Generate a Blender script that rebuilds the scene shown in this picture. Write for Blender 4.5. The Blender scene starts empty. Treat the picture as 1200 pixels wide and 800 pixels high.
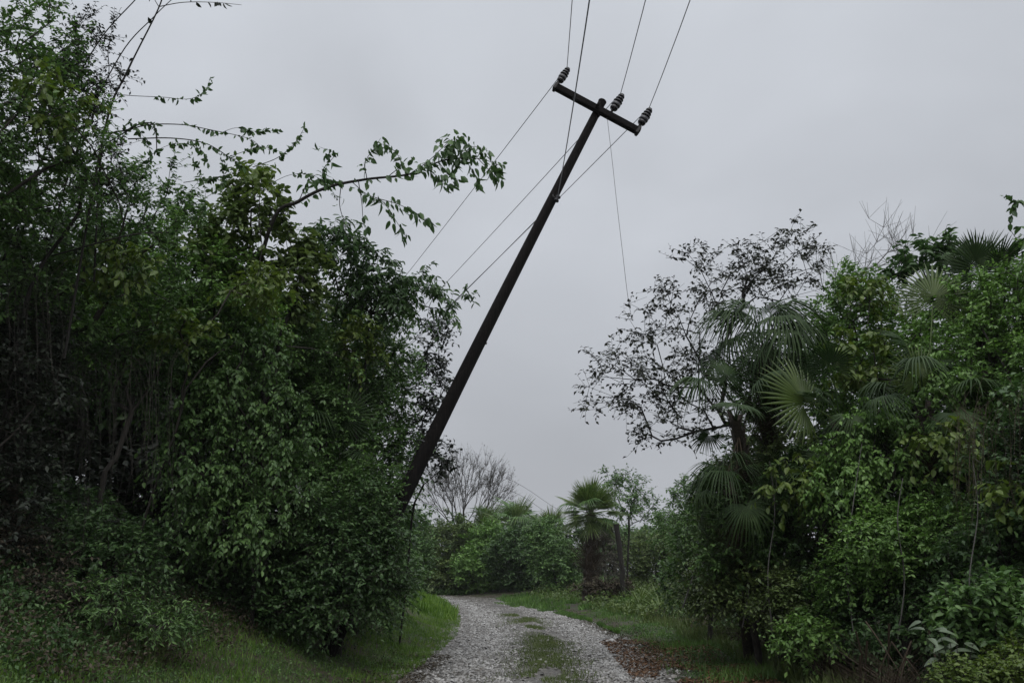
import bpy, math, random
import numpy as np
from mathutils import Vector, Matrix, Quaternion

scene = bpy.context.scene
COL = scene.collection
R = math.radians

# ------------------------------------------------------------------ camera
PITCH = R(15.1)
EYE = np.array([0.0, 0.0, 1.6])
FPX = 1000.0                      # focal length in pixels of the 1200 px wide photograph
cam_data = bpy.data.cameras.new('camera')
cam = bpy.data.objects.new('camera', cam_data)
COL.objects.link(cam)
cam.location = EYE
cam.rotation_euler = (math.pi / 2 + PITCH, 0, 0)
cam_data.sensor_width = 36
cam_data.lens = 36 * FPX / 1200
cam_data.clip_start = 0.05
cam_data.clip_end = 6000
scene.camera = cam

# ------------------------------------------------------------------ exposure
scene.view_settings.view_transform = 'Standard'
scene.view_settings.look = 'None'
scene.view_settings.exposure = 0.0
scene.view_settings.gamma = 1.0
scene.view_settings.use_curve_mapping = False
scene.render.engine = 'CYCLES'
scene.cycles.max_bounces = 5
scene.cycles.diffuse_bounces = 3
scene.cycles.glossy_bounces = 2
scene.cycles.transmission_bounces = 3
scene.cycles.transparent_max_bounces = 4

# ------------------------------------------------------------------ overcast sky
SUN_EL, SUN_AZ = R(52), R(170)
world = bpy.data.worlds.new('World')
scene.world = world
world.use_nodes = True
nt = world.node_tree
nt.nodes.clear()
def wn(t, **kw):
    n = nt.nodes.new(t)
    for k, v in kw.items(): setattr(n, k, v)
    return n
out = wn('ShaderNodeOutputWorld'); bg = wn('ShaderNodeBackground')
bg.inputs['Strength'].default_value = 0.1
sky = wn('ShaderNodeTexSky'); sky.sky_type = 'NISHITA'; sky.sun_disc = False
sky.sun_elevation = SUN_EL; sky.sun_rotation = SUN_AZ
sky.air_density = 1.5; sky.dust_density = 4.0
tc = wn('ShaderNodeTexCoord')
sep = wn('ShaderNodeSeparateXYZ'); nt.links.new(tc.outputs['Generated'], sep.inputs[0])
ramp = wn('ShaderNodeValToRGB')
ramp.color_ramp.elements[0].position = 0.0
ramp.color_ramp.elements[0].color = (0.440, 0.456, 0.494, 1)
ramp.color_ramp.elements[1].position = 0.62
ramp.color_ramp.elements[1].color = (0.595, 0.625, 0.675, 1)
e_ = ramp.color_ramp.elements.new(1.0); e_.color = (1.20, 1.24, 1.30, 1)
nt.links.new(sep.outputs['Z'], ramp.inputs[0])
mp = wn('ShaderNodeMapping'); mp.inputs['Scale'].default_value = (1, 1, 1.8)
nt.links.new(tc.outputs['Generated'], mp.inputs[0])
noi = wn('ShaderNodeTexNoise'); noi.inputs['Scale'].default_value = 2.6; noi.inputs['Detail'].default_value = 4
noi.inputs['Roughness'].default_value = 0.42; noi.inputs['Distortion'].default_value = 0.35
nt.links.new(mp.outputs[0], noi.inputs['Vector'])
mr = wn('ShaderNodeMapRange'); mr.inputs['From Min'].default_value = 0.3; mr.inputs['From Max'].default_value = 0.7
mr.inputs['To Min'].default_value = 8.9; mr.inputs['To Max'].default_value = 11.3
nt.links.new(noi.outputs[0], mr.inputs['Value'])
vm = wn('ShaderNodeVectorMath', operation='SCALE')
nt.links.new(ramp.outputs[0], vm.inputs[0]); nt.links.new(mr.outputs[0], vm.inputs['Scale'])
mx = wn('ShaderNodeMixRGB'); mx.inputs[0].default_value = 0.965
nt.links.new(sky.outputs[0], mx.inputs[1]); nt.links.new(vm.outputs[0], mx.inputs[2])
nt.links.new(mx.outputs[0], bg.inputs[0]); nt.links.new(bg.outputs[0], out.inputs[0])

sun_d = bpy.data.lights.new('sun', 'SUN')
sun_d.energy = 1.4; sun_d.angle = R(60); sun_d.color = (1.0, 0.985, 0.96)
sun = bpy.data.objects.new('sun', sun_d); COL.objects.link(sun)
sd = Vector((math.sin(-SUN_AZ) * math.cos(SUN_EL) * -1, math.cos(SUN_AZ) * math.cos(SUN_EL), math.sin(SUN_EL)))
sun.rotation_euler = sd.to_track_quat('Z', 'Y').to_euler()

# ------------------------------------------------------------------ helpers
cP, sP = math.cos(PITCH), math.sin(PITCH)
def W(px, py, D):
    """a point of the photograph at D metres down the lane -> world"""
    dx, dy = (px - 600) / FPX, (400 - py) / FPX
    t = D / (cP - dy * sP)
    return np.array([dx * t, D, EYE[2] + t * (sP + dy * cP)])
def scl(py, D):
    return D / (cP - (400 - py) / FPX * sP) / FPX

def setp(o, label=None, cat=None, group=None, kind=None):
    if label: o['label'] = label
    if cat: o['category'] = cat
    if group: o['group'] = group
    if kind: o['kind'] = kind
    return o

def mesh_np(name, V, F4=None, F3=None, smooth=False):
    """fast mesh from numpy: quads F4 and triangles F3"""
    V = np.asarray(V, dtype=np.float32).reshape(-1, 3)
    F4 = np.zeros((0, 4), np.int32) if F4 is None else np.asarray(F4, np.int32).reshape(-1, 4)
    F3 = np.zeros((0, 3), np.int32) if F3 is None else np.asarray(F3, np.int32).reshape(-1, 3)
    me = bpy.data.meshes.new(name)
    me.vertices.add(len(V)); me.vertices.foreach_set('co', V.ravel())
    nl = F4.size + F3.size
    me.loops.add(nl)
    me.loops.foreach_set('vertex_index', np.concatenate([F4.ravel(), F3.ravel()]).astype(np.int32))
    npoly = len(F4) + len(F3)
    me.polygons.add(npoly)
    ls = np.concatenate([np.arange(len(F4)) * 4, F4.size + np.arange(len(F3)) * 3]).astype(np.int32)
    me.polygons.foreach_set('loop_start', ls)
    me.update(calc_edges=True)
    if smooth:
        me.polygons.foreach_set('use_smooth', np.ones(npoly, bool))
    return me

def link(name, me, mat=None, parent=None, loc=None):
    o = bpy.data.objects.new(name, me)
    COL.objects.link(o)
    if mat is not None and len(me.materials) == 0: me.materials.append(mat)
    if parent is not None: o.parent = parent
    if loc is not None: o.location = loc
    return o

def empty(name, loc, label, cat, group=None):
    o = bpy.data.objects.new(name, None); COL.objects.link(o)
    o.location = loc; o.empty_display_size = 0.2
    return setp(o, label, cat, group)

def norm(a):
    return a / np.maximum(np.linalg.norm(a, axis=-1, keepdims=True), 1e-9)

def vnoise(x, y, seed=0):
    """smooth value noise, numpy"""
    xi, yi = np.floor(x).astype(np.int64), np.floor(y).astype(np.int64)
    fx, fy = x - xi, y - yi
    fx, fy = fx * fx * (3 - 2 * fx), fy * fy * (3 - 2 * fy)
    def h(a, b):
        n = (a * 374761393 + b * 668265263 + seed * 982451653) & 0xffffffff
        n = ((n ^ (n >> 13)) * 1274126177) & 0xffffffff
        return ((n ^ (n >> 16)) & 0xffff) / 65535.0
    return (h(xi, yi) * (1 - fx) * (1 - fy) + h(xi + 1, yi) * fx * (1 - fy)
            + h(xi, yi + 1) * (1 - fx) * fy + h(xi + 1, yi + 1) * fx * fy)

# ------------------------------------------------------------------ materials
def new_mat(name):
    m = bpy.data.materials.new(name); m.use_nodes = True
    t = m.node_tree; t.nodes.clear()
    o = t.nodes.new('ShaderNodeOutputMaterial')
    p = t.nodes.new('ShaderNodeBsdfPrincipled')
    t.links.new(p.outputs[0], o.inputs[0])
    return m, t, p, o

def ramp_node(t, cols, pos=None):
    r = t.nodes.new('ShaderNodeValToRGB')
    n = len(cols)
    while len(r.color_ramp.elements) < n: r.color_ramp.elements.new(0.5)
    for i, c in enumerate(cols):
        r.color_ramp.elements[i].position = (i / (n - 1)) if pos is None else pos[i]
        r.color_ramp.elements[i].color = (*c, 1)
    return r

def leaf_mat(name, cols, rough=0.42, trans=0.24, spec=0.4, clump=0.30, scale=0.9, gain=2.05):
    """per leaf random colour + slow variation from clump to clump"""
    m, t, p, o = new_mat(name)
    geo = t.nodes.new('ShaderNodeNewGeometry')
    no = t.nodes.new('ShaderNodeTexNoise'); no.inputs['Scale'].default_value = scale; no.inputs['Detail'].default_value = 3
    t.links.new(geo.outputs['Position'], no.inputs['Vector'])
    mix = t.nodes.new('ShaderNodeMath'); mix.operation = 'MULTIPLY_ADD'
    mr_ = t.nodes.new('ShaderNodeMapRange'); mr_.inputs['From Min'].default_value = 0.3; mr_.inputs['From Max'].default_value = 0.7
    t.links.new(no.outputs[0], mr_.inputs['Value'])
    mixf = t.nodes.new('ShaderNodeMix'); mixf.data_type = 'FLOAT'; mixf.inputs[0].default_value = clump
    t.links.new(geo.outputs['Random Per Island'], mixf.inputs[2]); t.links.new(mr_.outputs[0], mixf.inputs[3])
    t.nodes.remove(mix)
    r = ramp_node(t, [tuple(min(.6, v_ * gain) for v_ in c_) for c_ in cols])
    t.links.new(mixf.outputs[0], r.inputs[0])
    t.links.new(r.outputs[0], p.inputs['Base Color'])
    p.inputs['Roughness'].default_value = rough
    p.inputs['Specular IOR Level'].default_value = spec
    if trans > 0:
        tr = t.nodes.new('ShaderNodeBsdfTranslucent')
        hs = t.nodes.new('ShaderNodeHueSaturation'); hs.inputs['Value'].default_value = 1.3; hs.inputs['Saturation'].default_value = 1.15
        t.links.new(r.outputs[0], hs.inputs['Color']); t.links.new(hs.outputs[0], tr.inputs[0])
        ms = t.nodes.new('ShaderNodeMixShader'); ms.inputs[0].default_value = trans
        t.links.new(p.outputs[0], ms.inputs[1]); t.links.new(tr.outputs[0], ms.inputs[2])
        t.links.new(ms.outputs[0], o.inputs[0])
    return m

def bark_mat(name, c1, c2, scale=9, stretch=(6, 6, 1), bump=0.4, rough=0.85):
    m, t, p, o = new_mat(name)
    tc_ = t.nodes.new('ShaderNodeTexCoord'); mp_ = t.nodes.new('ShaderNodeMapping'); mp_.inputs['Scale'].default_value = stretch
    t.links.new(tc_.outputs['Object'], mp_.inputs[0])
    n = t.nodes.new('ShaderNodeTexNoise'); n.inputs['Scale'].default_value = scale; n.inputs['Detail'].default_value = 6
    t.links.new(mp_.outputs[0], n.inputs['Vector'])
    r = ramp_node(t, [c1, c2], [0.3, 0.72]); t.links.new(n.outputs[0], r.inputs[0])
    t.links.new(r.outputs[0], p.inputs['Base Color']); p.inputs['Roughness'].default_value = rough
    b = t.nodes.new('ShaderNodeBump'); b.inputs['Strength'].default_value = bump; b.inputs['Distance'].default_value = 0.02
    t.links.new(n.outputs[0], b.inputs['Height']); t.links.new(b.outputs[0], p.inputs['Normal'])
    return m

def plain_mat(name, c, rough=0.6, metal=0.0, var=0.25, scale=14):
    m, t, p, o = new_mat(name)
    tc_ = t.nodes.new('ShaderNodeTexCoord')
    n = t.nodes.new('ShaderNodeTexNoise'); n.inputs['Scale'].default_value = scale; n.inputs['Detail'].default_value = 4
    t.links.new(tc_.outputs['Object'], n.inputs['Vector'])
    r = ramp_node(t, [tuple(x * (1 - var) for x in c), tuple(min(1, x * (1 + var)) for x in c)], [0.3, 0.7])
    t.links.new(n.outputs[0], r.inputs[0]); t.links.new(r.outputs[0], p.inputs['Base Color'])
    p.inputs['Roughness'].default_value = rough; p.inputs['Metallic'].default_value = metal
    return m

M = {}
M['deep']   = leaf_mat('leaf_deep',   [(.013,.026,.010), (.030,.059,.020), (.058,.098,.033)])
M['mid']    = leaf_mat('leaf_mid',    [(.020,.040,.013), (.045,.085,.026), (.082,.138,.041)])
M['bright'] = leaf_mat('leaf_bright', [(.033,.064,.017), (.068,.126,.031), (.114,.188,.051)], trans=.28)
M['lime']   = leaf_mat('leaf_lime',   [(.050,.085,.018), (.085,.130,.028), (.125,.165,.040)], trans=.3, gain=1.35)
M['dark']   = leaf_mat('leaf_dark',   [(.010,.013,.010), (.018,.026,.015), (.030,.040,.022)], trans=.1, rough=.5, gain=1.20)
M['bluish'] = leaf_mat('leaf_bluish', [(.018,.036,.016), (.040,.066,.030), (.066,.102,.046)], trans=.12, rough=.36)
M['twigleaf'] = leaf_mat('leaf_dry_dark', [(.012,.016,.010), (.026,.032,.018), (.048,.058,.030)], trans=.12, rough=.55, gain=1.00)
M['dry']    = leaf_mat('leaf_dry', [(.030,.024,.016), (.070,.058,.040), (.120,.105,.075)], trans=.1, rough=.7, spec=.2, gain=1.00)
M['greydry'] = leaf_mat('leaf_grey_dry', [(.040,.040,.030), (.085,.082,.062), (.130,.122,.095)], trans=.1, rough=.75, spec=.2, gain=1.00)
M['olive']  = leaf_mat('leaf_olive',  [(.024,.040,.012), (.050,.076,.022), (.088,.118,.036)], trans=.24)
M['palm']   = leaf_mat('palm_leaf',   [(.022,.042,.018), (.034,.062,.022), (.055,.090,.030)], rough=.55, spec=.2, gain=.95, trans=.16, clump=.6, scale=1.6)
M['palm_bright'] = leaf_mat('palm_leaf_young', [(.034,.060,.014), (.060,.095,.020), (.085,.125,.030)], rough=.45, trans=.2, clump=.5, scale=2, gain=1.1)
M['palm_dead'] = leaf_mat('palm_leaf_dead', [(.030,.022,.016), (.065,.050,.036), (.11,.088,.066)], rough=.8, trans=.05, spec=.15, clump=.5, gain=1.00)
M['pale']   = leaf_mat('leaf_pale',   [(.070,.105,.060), (.12,.16,.10), (.18,.22,.15)], rough=.3, trans=.15, gain=1.00)
M['grass']  = leaf_mat('grass_blade', [(.028,.058,.010), (.064,.120,.020), (.115,.175,.034)], rough=.5, trans=.28, clump=.6, scale=1.2, gain=1.7)
M['grass_dry'] = leaf_mat('grass_blade_dry', [(.055,.070,.024), (.080,.095,.035), (.13,.12,.06)], rough=.6, trans=.2, clump=.6, scale=1.6, gain=1.00)
M['grass_mid'] = leaf_mat('grass_blade_trodden', [(.045,.060,.020), (.070,.100,.028), (.11,.13,.05)], rough=.6, trans=.2, clump=.6, scale=1.6, gain=1.4)
M['grass_rough'] = leaf_mat('grass_blade_rough', [(.030,.040,.014), (.036,.076,.016), (.062,.120,.026), (.105,.155,.040)], rough=.55, trans=.24, clump=.65, scale=.9, gain=1.75)
M['litter'] = leaf_mat('leaf_litter', [(.055,.028,.014), (.115,.060,.030), (.19,.115,.065)], rough=.7, trans=0, spec=.2, gain=1.00)
M['bark']   = bark_mat('bark_brown', (.016,.014,.012), (.060,.052,.043))
M['bark_dark'] = bark_mat('bark_dark', (.007,.006,.005), (.024,.021,.018), rough=.95)
M['bark_grey'] = bark_mat('bark_grey', (.055,.052,.048), (.15,.145,.135))
M['palm_trunk'] = bark_mat('palm_trunk', (.018,.014,.011), (.070,.055,.042), scale=7, stretch=(3, 3, 5), bump=.8)
M['pole']   = bark_mat('weathered_pole_wood', (.006,.005,.005), (.022,.018,.017), scale=7, stretch=(9, 9, .8), bump=.5, rough=.95)
def wood_cracks(m):
    t = m.node_tree; p = next(n for n in t.nodes if n.type == 'BSDF_PRINCIPLED')
    tc_ = t.nodes.new('ShaderNodeTexCoord'); mp_ = t.nodes.new('ShaderNodeMapping'); mp_.inputs['Scale'].default_value = (16, 16, .45)
    mp_.inputs['Rotation'].default_value = (0, -.46, 0)
    t.links.new(tc_.outputs['Object'], mp_.inputs[0])
    v = t.nodes.new('ShaderNodeTexNoise'); v.inputs['Scale'].default_value = 3; v.inputs['Detail'].default_value = 8; v.inputs['Roughness'].default_value = .7
    t.links.new(mp_.outputs[0], v.inputs['Vector'])
    r = ramp_node(t, [(.10, .10, .10), (.30, .30, .30), (1.3, 1.2, 1.15)], [.36, .48, .74]); t.links.new(v.outputs[0], r.inputs[0])
    lk = p.inputs['Base Color'].links[0].from_socket
    mm = t.nodes.new('ShaderNodeMixRGB'); mm.blend_type = 'MULTIPLY'; mm.inputs[0].default_value = 1
    t.links.new(lk, mm.inputs[1]); t.links.new(r.outputs[0], mm.inputs[2]); t.links.new(mm.outputs[0], p.inputs['Base Color'])
wood_cracks(M['pole'])
next(n for n in M['pole'].node_tree.nodes if n.type == 'BSDF_PRINCIPLED').inputs['Specular IOR Level'].default_value = .2
M['wire']   = plain_mat('wire_metal', (.07,.07,.075), rough=.55, metal=.4)
M['iron']   = plain_mat('rusty_iron', (.022,.02,.02), rough=.6, metal=.4)
M['porcelain'] = plain_mat('dark_porcelain', (.022,.020,.024), rough=.22)
M['porcelain_pale'] = plain_mat('grey_porcelain', (.06,.06,.068), rough=.3)
M['stone']  = leaf_mat('gravel_stone', [(.09,.085,.075), (.23,.22,.205), (.38,.37,.355), (.54,.53,.515)], rough=.34, trans=0, spec=.5, clump=.38, scale=1.3, gain=1.00)
M['stone_brown'] = leaf_mat('gravel_stone_muddy', [(.035,.030,.024), (.085,.076,.064), (.17,.157,.14), (.30,.285,.265)], rough=.4, trans=0, spec=.5, clump=.3, scale=1.0, gain=1)
M['rock']   = plain_mat('pale_rock', (.42,.41,.40), rough=.5, scale=8)
M['rockdark'] = plain_mat('wet_dark_rock', (.12,.11,.10), rough=.4, scale=8)

# ------------------------------------------------------------------ terrain
YC = np.array([-40, 0, 13.6, 23, 35, 45, 53, 60, 66, 80, 120])
XC = np.array([-1.0, -.3, .30, .62, .0, -1.15, -2.5, -4.4, -7.5, -18, -55])
def road_x(y): 
    y = np.asarray(y, float)
    s = 0
    for o in (-3, -1.5, 0, 1.5, 3): s = s + np.interp(y + o, YC, XC)
    return s / 5
HALF = 2.35
def rise(e, pts):
    return np.interp(e, [p[0] for p in pts], [p[1] for p in pts])
def ground(x, y):
    x = np.asarray(x, float); y = np.asarray(y, float)
    d = x - road_x(y)
    L = rise(-d - HALF, [(0, 0), (.5, .09), (1, .28), (2, .75), (3, 1.35), (5, 2.5), (8, 3.5), (14, 3.9), (40, 3.0), (200, 0)])
    Rr = rise(d - HALF, [(0, 0), (1, .05), (2, .12), (5, .5), (10, .8), (30, .6), (100, 0)])
    fade = np.clip((110 - y) / 50, 0, 1)
    side = L * np.clip((75 - y) / 30, 0.15, 1) + Rr * 1.0
    n = (vnoise(x * .55, y * .55, 1) - .5) * .22 + (vnoise(x * 1.9, y * 1.9, 2) - .5) * .07
    off = np.clip((np.abs(d) - HALF + .5) / 1.5, 0, 1)
    inr = 1 - off
    z = side * fade + n * off * fade
    # two wheel tracks with a raised middle
    z += inr * (0.05 * np.exp(-(d / .55) ** 2) - .03) + inr * (vnoise(x * 1.2, y * .7, 3) - .5) * .07
    far = np.clip((y - 130) / 600, 0, 1)
    z += far * 6 * (vnoise(x * .006, y * .006, 5) - .3)
    return z

def grid_mesh(name, xs, ys, zf):
    X, Y = np.meshgrid(xs, ys)
    V = np.stack([X, Y, zf(X, Y)], -1).reshape(-1, 3)
    nx, ny = len(xs), len(ys)
    i = (np.arange(ny - 1)[:, None] * nx + np.arange(nx - 1)[None]).ravel()
    F = np.stack([i, i + 1, i + nx + 1, i + nx], -1)
    return mesh_np(name, V, F4=F, smooth=True)

def warp(n, lo, hi, dense_lo, dense_hi, frac=.72):
    k = int(n * frac); r = (n - k) // 2
    a = dense_lo - (np.linspace(1, 0, r, endpoint=False) ** 3) * (dense_lo - lo)
    c = dense_hi + (np.linspace(0, 1, r + 1)[1:] ** 3) * (hi - dense_hi)
    return np.concatenate([a, np.linspace(dense_lo, dense_hi, k), c])
gx_ = warp(160, -2500, 2500, -16, 16)
gy_ = warp(230, -400, 4500, -8, 72)
def under(x, y):
    d = np.abs(x - road_x(y))
    return ground(x, y) - .05 * np.clip((HALF - .1 - d) / .3, 0, 1) * (y < 74) * (y > -20)
m, t, p, o = new_mat('soil_and_weeds')
geo = t.nodes.new('ShaderNodeNewGeometry')
n1 = t.nodes.new('ShaderNodeTexNoise'); n1.inputs['Scale'].default_value = .8; n1.inputs['Detail'].default_value = 8
n2 = t.nodes.new('ShaderNodeTexNoise'); n2.inputs['Scale'].default_value = 11; n2.inputs['Detail'].default_value = 6
for n in (n1, n2): t.links.new(geo.outputs['Position'], n.inputs['Vector'])
ra = ramp_node(t, [(.030,.022,.015), (.055,.042,.028), (.035,.050,.016), (.030,.060,.015)], [.3, .47, .56, .75])
t.links.new(n1.outputs[0], ra.inputs[0])
mul = t.nodes.new('ShaderNodeMixRGB'); mul.blend_type = 'MULTIPLY'; mul.inputs[0].default_value = .8
rb = ramp_node(t, [(.45,.45,.45), (1.3,1.3,1.3)], [.3, .7]); t.links.new(n2.outputs[0], rb.inputs[0])
t.links.new(ra.outputs[0], mul.inputs[1]); t.links.new(rb.outputs[0], mul.inputs[2])
t.links.new(mul.outputs[0], p.inputs['Base Color']); p.inputs['Roughness'].default_value = .85
b = t.nodes.new('ShaderNodeBump'); b.inputs['Strength'].default_value = .7; b.inputs['Distance'].default_value = .06
t.links.new(n2.outputs[0], b.inputs['Height']); t.links.new(b.outputs[0], p.inputs['Normal'])
g = link('ground', grid_mesh('ground', gx_, gy_, under), m)
setp(g, 'dark earth and weeds rising as banks on both sides of the lane', None, None, 'structure')

# road sheet
m, t, p, o = new_mat('gravel_road')
geo = t.nodes.new('ShaderNodeNewGeometry')
n1 = t.nodes.new('ShaderNodeTexNoise'); n1.inputs['Scale'].default_value = .7; n1.inputs['Detail'].default_value = 5
v1 = t.nodes.new('ShaderNodeTexVoronoi'); v1.inputs['Scale'].default_value = 17
v2 = t.nodes.new('ShaderNodeTexVoronoi'); v2.inputs['Scale'].default_value = 42
for n in (n1, v1, v2): t.links.new(geo.outputs['Position'], n.inputs['Vector'])
ra = ramp_node(t, [(.05,.042,.032), (.10,.09,.075), (.17,.16,.145)], [.32, .5, .68]); t.links.new(n1.outputs[0], ra.inputs[0])
rb = ramp_node(t, [(.5,.49,.47), (1.35,1.35,1.36)], [.1, .8]); t.links.new(v1.outputs['Color'], rb.inputs[0])
rc = ramp_node(t, [(.55,.54,.52), (1.2,1.2,1.2)], [.1, .8]); t.links.new(v2.outputs['Color'], rc.inputs[0])
m1 = t.nodes.new('ShaderNodeMixRGB'); m1.blend_type = 'MULTIPLY'; m1.inputs[0].default_value = 1
m2 = t.nodes.new('ShaderNodeMixRGB'); m2.blend_type = 'MULTIPLY'; m2.inputs[0].default_value = 1
t.links.new(ra.outputs[0], m1.inputs[1]); t.links.new(rb.outputs[0], m1.inputs[2])
t.links.new(m1.outputs[0], m2.inputs[1]); t.links.new(rc.outputs[0], m2.inputs[2])
t.links.new(m2.outputs[0], p.inputs['Base Color']); p.inputs['Roughness'].default_value = .5
b = t.nodes.new('ShaderNodeBump'); b.inputs['Strength'].default_value = .9; b.inputs['Distance'].default_value = .03
t.links.new(v1.outputs['Distance'], b.inputs['Height']); t.links.new(b.outputs[0], p.inputs['Normal'])
ys = np.linspace(-18, 73, 420); us = np.linspace(-1, 1, 26)
Yr = np.repeat(ys[:, None], len(us), 1)
edge = HALF + .25 * (vnoise(Yr * .8, us[None] * 0 + np.sign(us)[None] * 7, 9) - .5)
Xr = road_x(Yr) + us[None] * edge
Zr = ground(Xr, Yr) + .012 - .09 * (np.abs(us)[None] > .96)
Vr = np.stack([Xr, Yr, Zr], -1).reshape(-1, 3)
nu = len(us); i = (np.arange(len(ys) - 1)[:, None] * nu + np.arange(nu - 1)[None]).ravel()
rd = link('road', mesh_np('road', Vr, F4=np.stack([i, i + 1, i + nu + 1, i + nu], -1), smooth=True), m)
setp(rd, 'unpaved lane of pale wet gravel curving away to the left', None, None, 'structure')

# ------------------------------------------------------------------ scatter of small instances as one mesh
def scatter(name, P, ax, nr, size, tmpl, F4=None, F3=None, mat=None, parent=None, width=None):
    """copies of template tmpl(k,3) (x across, y along axis, z normal) at points P"""
    P = np.asarray(P); n = len(P)
    ax = norm(ax); sx = norm(np.cross(ax, nr)); nz = np.cross(sx, ax)
    s = size[:, None, None] if np.ndim(size) else size
    w = s if width is None else width[:, None, None]
    V = (P[:, None] + sx[:, None] * tmpl[None, :, 0:1] * w + ax[:, None] * tmpl[None, :, 1:2] * s
         + nz[:, None] * tmpl[None, :, 2:3] * s)
    k = len(tmpl)
    off = (np.arange(n) * k)[:, None, None]
    f4 = (np.asarray(F4)[None] + off).reshape(-1, 4) if F4 is not None else None
    f3 = (np.asarray(F3)[None] + off).reshape(-1, 3) if F3 is not None else None
    return link(name, mesh_np(name, V.reshape(-1, 3), f4, f3), mat, parent)

OVATE = np.array([(0, 0, 0), (-.27, .3, .07), (-.23, .68, .03), (0, 1, -.16), (.23, .68, .03), (.27, .3, .07)], float)
LANCE = np.array([(0, 0, 0), (-.16, .3, .05), (-.13, .68, .0), (0, 1, -.2), (.13, .68, .0), (.16, .3, .05)], float)
F_OV = [(0, 1, 2, 3), (0, 3, 4, 5)]
DIAM = np.array([(0, 0, 0), (-.27, .45, .09), (0, 1, -.1), (.27, .45, .09)], float)
F_DI = [(0, 1, 2), (0, 2, 3)]

# gravel stones
rng = np.random.default_rng(7)
OCT = np.array([(1, 0, 0), (0, 1, 0), (-1, 0, 0), (0, -1, 0), (.1, .1, .6), (0, 0, -.5)], float)
F_OCT = [(0, 1, 4), (1, 2, 4), (2, 3, 4), (3, 0, 4)]
def stones(name, n, ylo, yhi, smin, smax, label, mat, half=HALF + .15, ypow=1.6, rut=None):
    y = ylo + (yhi - ylo) * rng.random(n) ** ypow
    u = (rng.random(n) * 2 - 1) * half
    if rut: u = rut[0] + rng.normal(0, rut[1], n)
    # fewer stones on the grassy middle and at the muddy edges
    mid = np.exp(-((u - .15) / .55) ** 2) * (vnoise(y * .35, u * 0, 21) > .3) * .75
    keep = rng.random(n) > np.maximum(mid, np.clip((np.abs(u) - HALF + .5) * 1.0, 0, .8))
    y, u = y[keep], u[keep]; n = len(y)
    x = road_x(y) + u
    s = smin + (smax - smin) * rng.random(n) ** 2.5
    P = np.stack([x, y, ground(x, y) + .012 + s * .12], -1)
    a = rng.random(n) * 6.283
    ax = np.stack([np.cos(a), np.sin(a), rng.normal(0, .15, n)], -1)
    nr = np.stack([rng.normal(0, .25, n), rng.normal(0, .25, n), np.ones(n)], -1)
    ax = norm(ax); sx = norm(np.cross(ax, nr)); nz = np.cross(sx, ax)
    T = OCT[None] * (1 + rng.normal(0, .25, (n, 6, 3)))
    el = np.stack([.75 + .5 * rng.random(n), 1 + .3 * rng.random(n), .75 + .4 * rng.random(n)], -1)
    T = T * el[:, None] * (s[:, None, None] * .5)
    V = P[:, None] + sx[:, None] * T[..., 0:1] + ax[:, None] * T[..., 1:2] + nz[:, None] * T[..., 2:3]
    f = (np.asarray(F_OCT)[None] + (np.arange(n) * 6)[:, None, None]).reshape(-1, 3)
    o = link(name, mesh_np(name, V.reshape(-1, 3), None, f), mat)
    return setp(o, label, 'gravel', None, 'stuff')
stones('gravel', 16000, 10.5, 64, .03, .095, 'brownish wet gravel and mud lumps across the whole lane', M['stone_brown'])
stones('gravel', 24000, 10.5, 64, .022, .075, 'pale gravel packed into the left wheel track', M['stone'], rut=(-1.05, .5))
stones('gravel', 17000, 10.5, 50, .022, .075, 'pale gravel packed into the right wheel track', M['stone'], rut=(1.45, .42), half=HALF + .5)

# grass -------------------------------------------------------------
BLADE = np.array([(-.05, 0, 0), (.05, 0, 0), (.006, 1, .16), (-.006, 1, .16)], float)
def grass(name, x, y, hmin, hmax, mat, label, lean=.35, wide=1.0):
    n = len(x)
    h = hmin + (hmax - hmin) * rng.random(n) ** 1.5
    h *= .65 + .7 * vnoise(x * 1.3, y * 1.3, 31)
    P = np.stack([x, y, ground(x, y) - .01], -1)
    ax = np.stack([rng.normal(0, lean, n), rng.normal(0, lean, n), np.ones(n)], -1)
    a = rng.random(n) * 6.283
    nr = np.stack([np.cos(a), np.sin(a), rng.normal(0, .2, n)], -1)
    wd = h * (.9 + .6 * rng.random(n)) * wide
    o = scatter(name, P, ax, nr, h, BLADE, [(0, 1, 2, 3)], None, mat, width=wd)
    return setp(o, label, 'grass', None, 'stuff')
def area(n, ylo, yhi, elo, ehi, side, ypow=1.4, patch=None, seed=0):
    y = ylo + (yhi - ylo) * rng.random(n) ** ypow
    e = elo + (ehi - elo) * rng.random(n)
    x = road_x(y) + side * (HALF + e)
    if patch is not None:
        k = vnoise(x * patch, y * patch, 40 + seed) > .33
        x, y = x[k], y[k]
    return x, y
x, y = area(84000, 7.5, 34, -.35, 4.2, -1, 1.6, None, 1)
k = rng.random(len(x)) < np.clip(1.25 - .25 * (road_x(y) - HALF - x), .15, 1)
grass('grass', x[k], y[k], .05, .13, M['grass'], 'short bright green grass on the verge left of the gravel')
x, y = area(16000, 30, 58, -.2, 4, -1, 1.3, .5, 2)
grass('grass', x, y, .15, .4, M['grass'], 'longer grass on the mound where the lane bends left', wide=1.6)
x, y = area(44000, 10, 36, -.2, 2.7, 1, 1.5, .8, 3)
k = rng.random(len(x)) < np.clip((x - road_x(y) - HALF) / .9 - .1, .06, 1)
x, y = x[k], y[k]
grass('grass', x, y, .06, .17, M['grass_rough'], 'low green grass strip along the right edge of the lane')
x, y = area(22000, 32, 60, -.9, 5, 1, 1.2, .5, 4)
grass('grass', x, y, .1, .3, M['grass_rough'], 'grass apron on the inside of the far bend', wide=1.8)
y = 24 + 24 * rng.random(26000); u = HALF - 1.7 * rng.random(26000) ** 1.5 * np.clip((y - 30) / 16, 0, 1)
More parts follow.
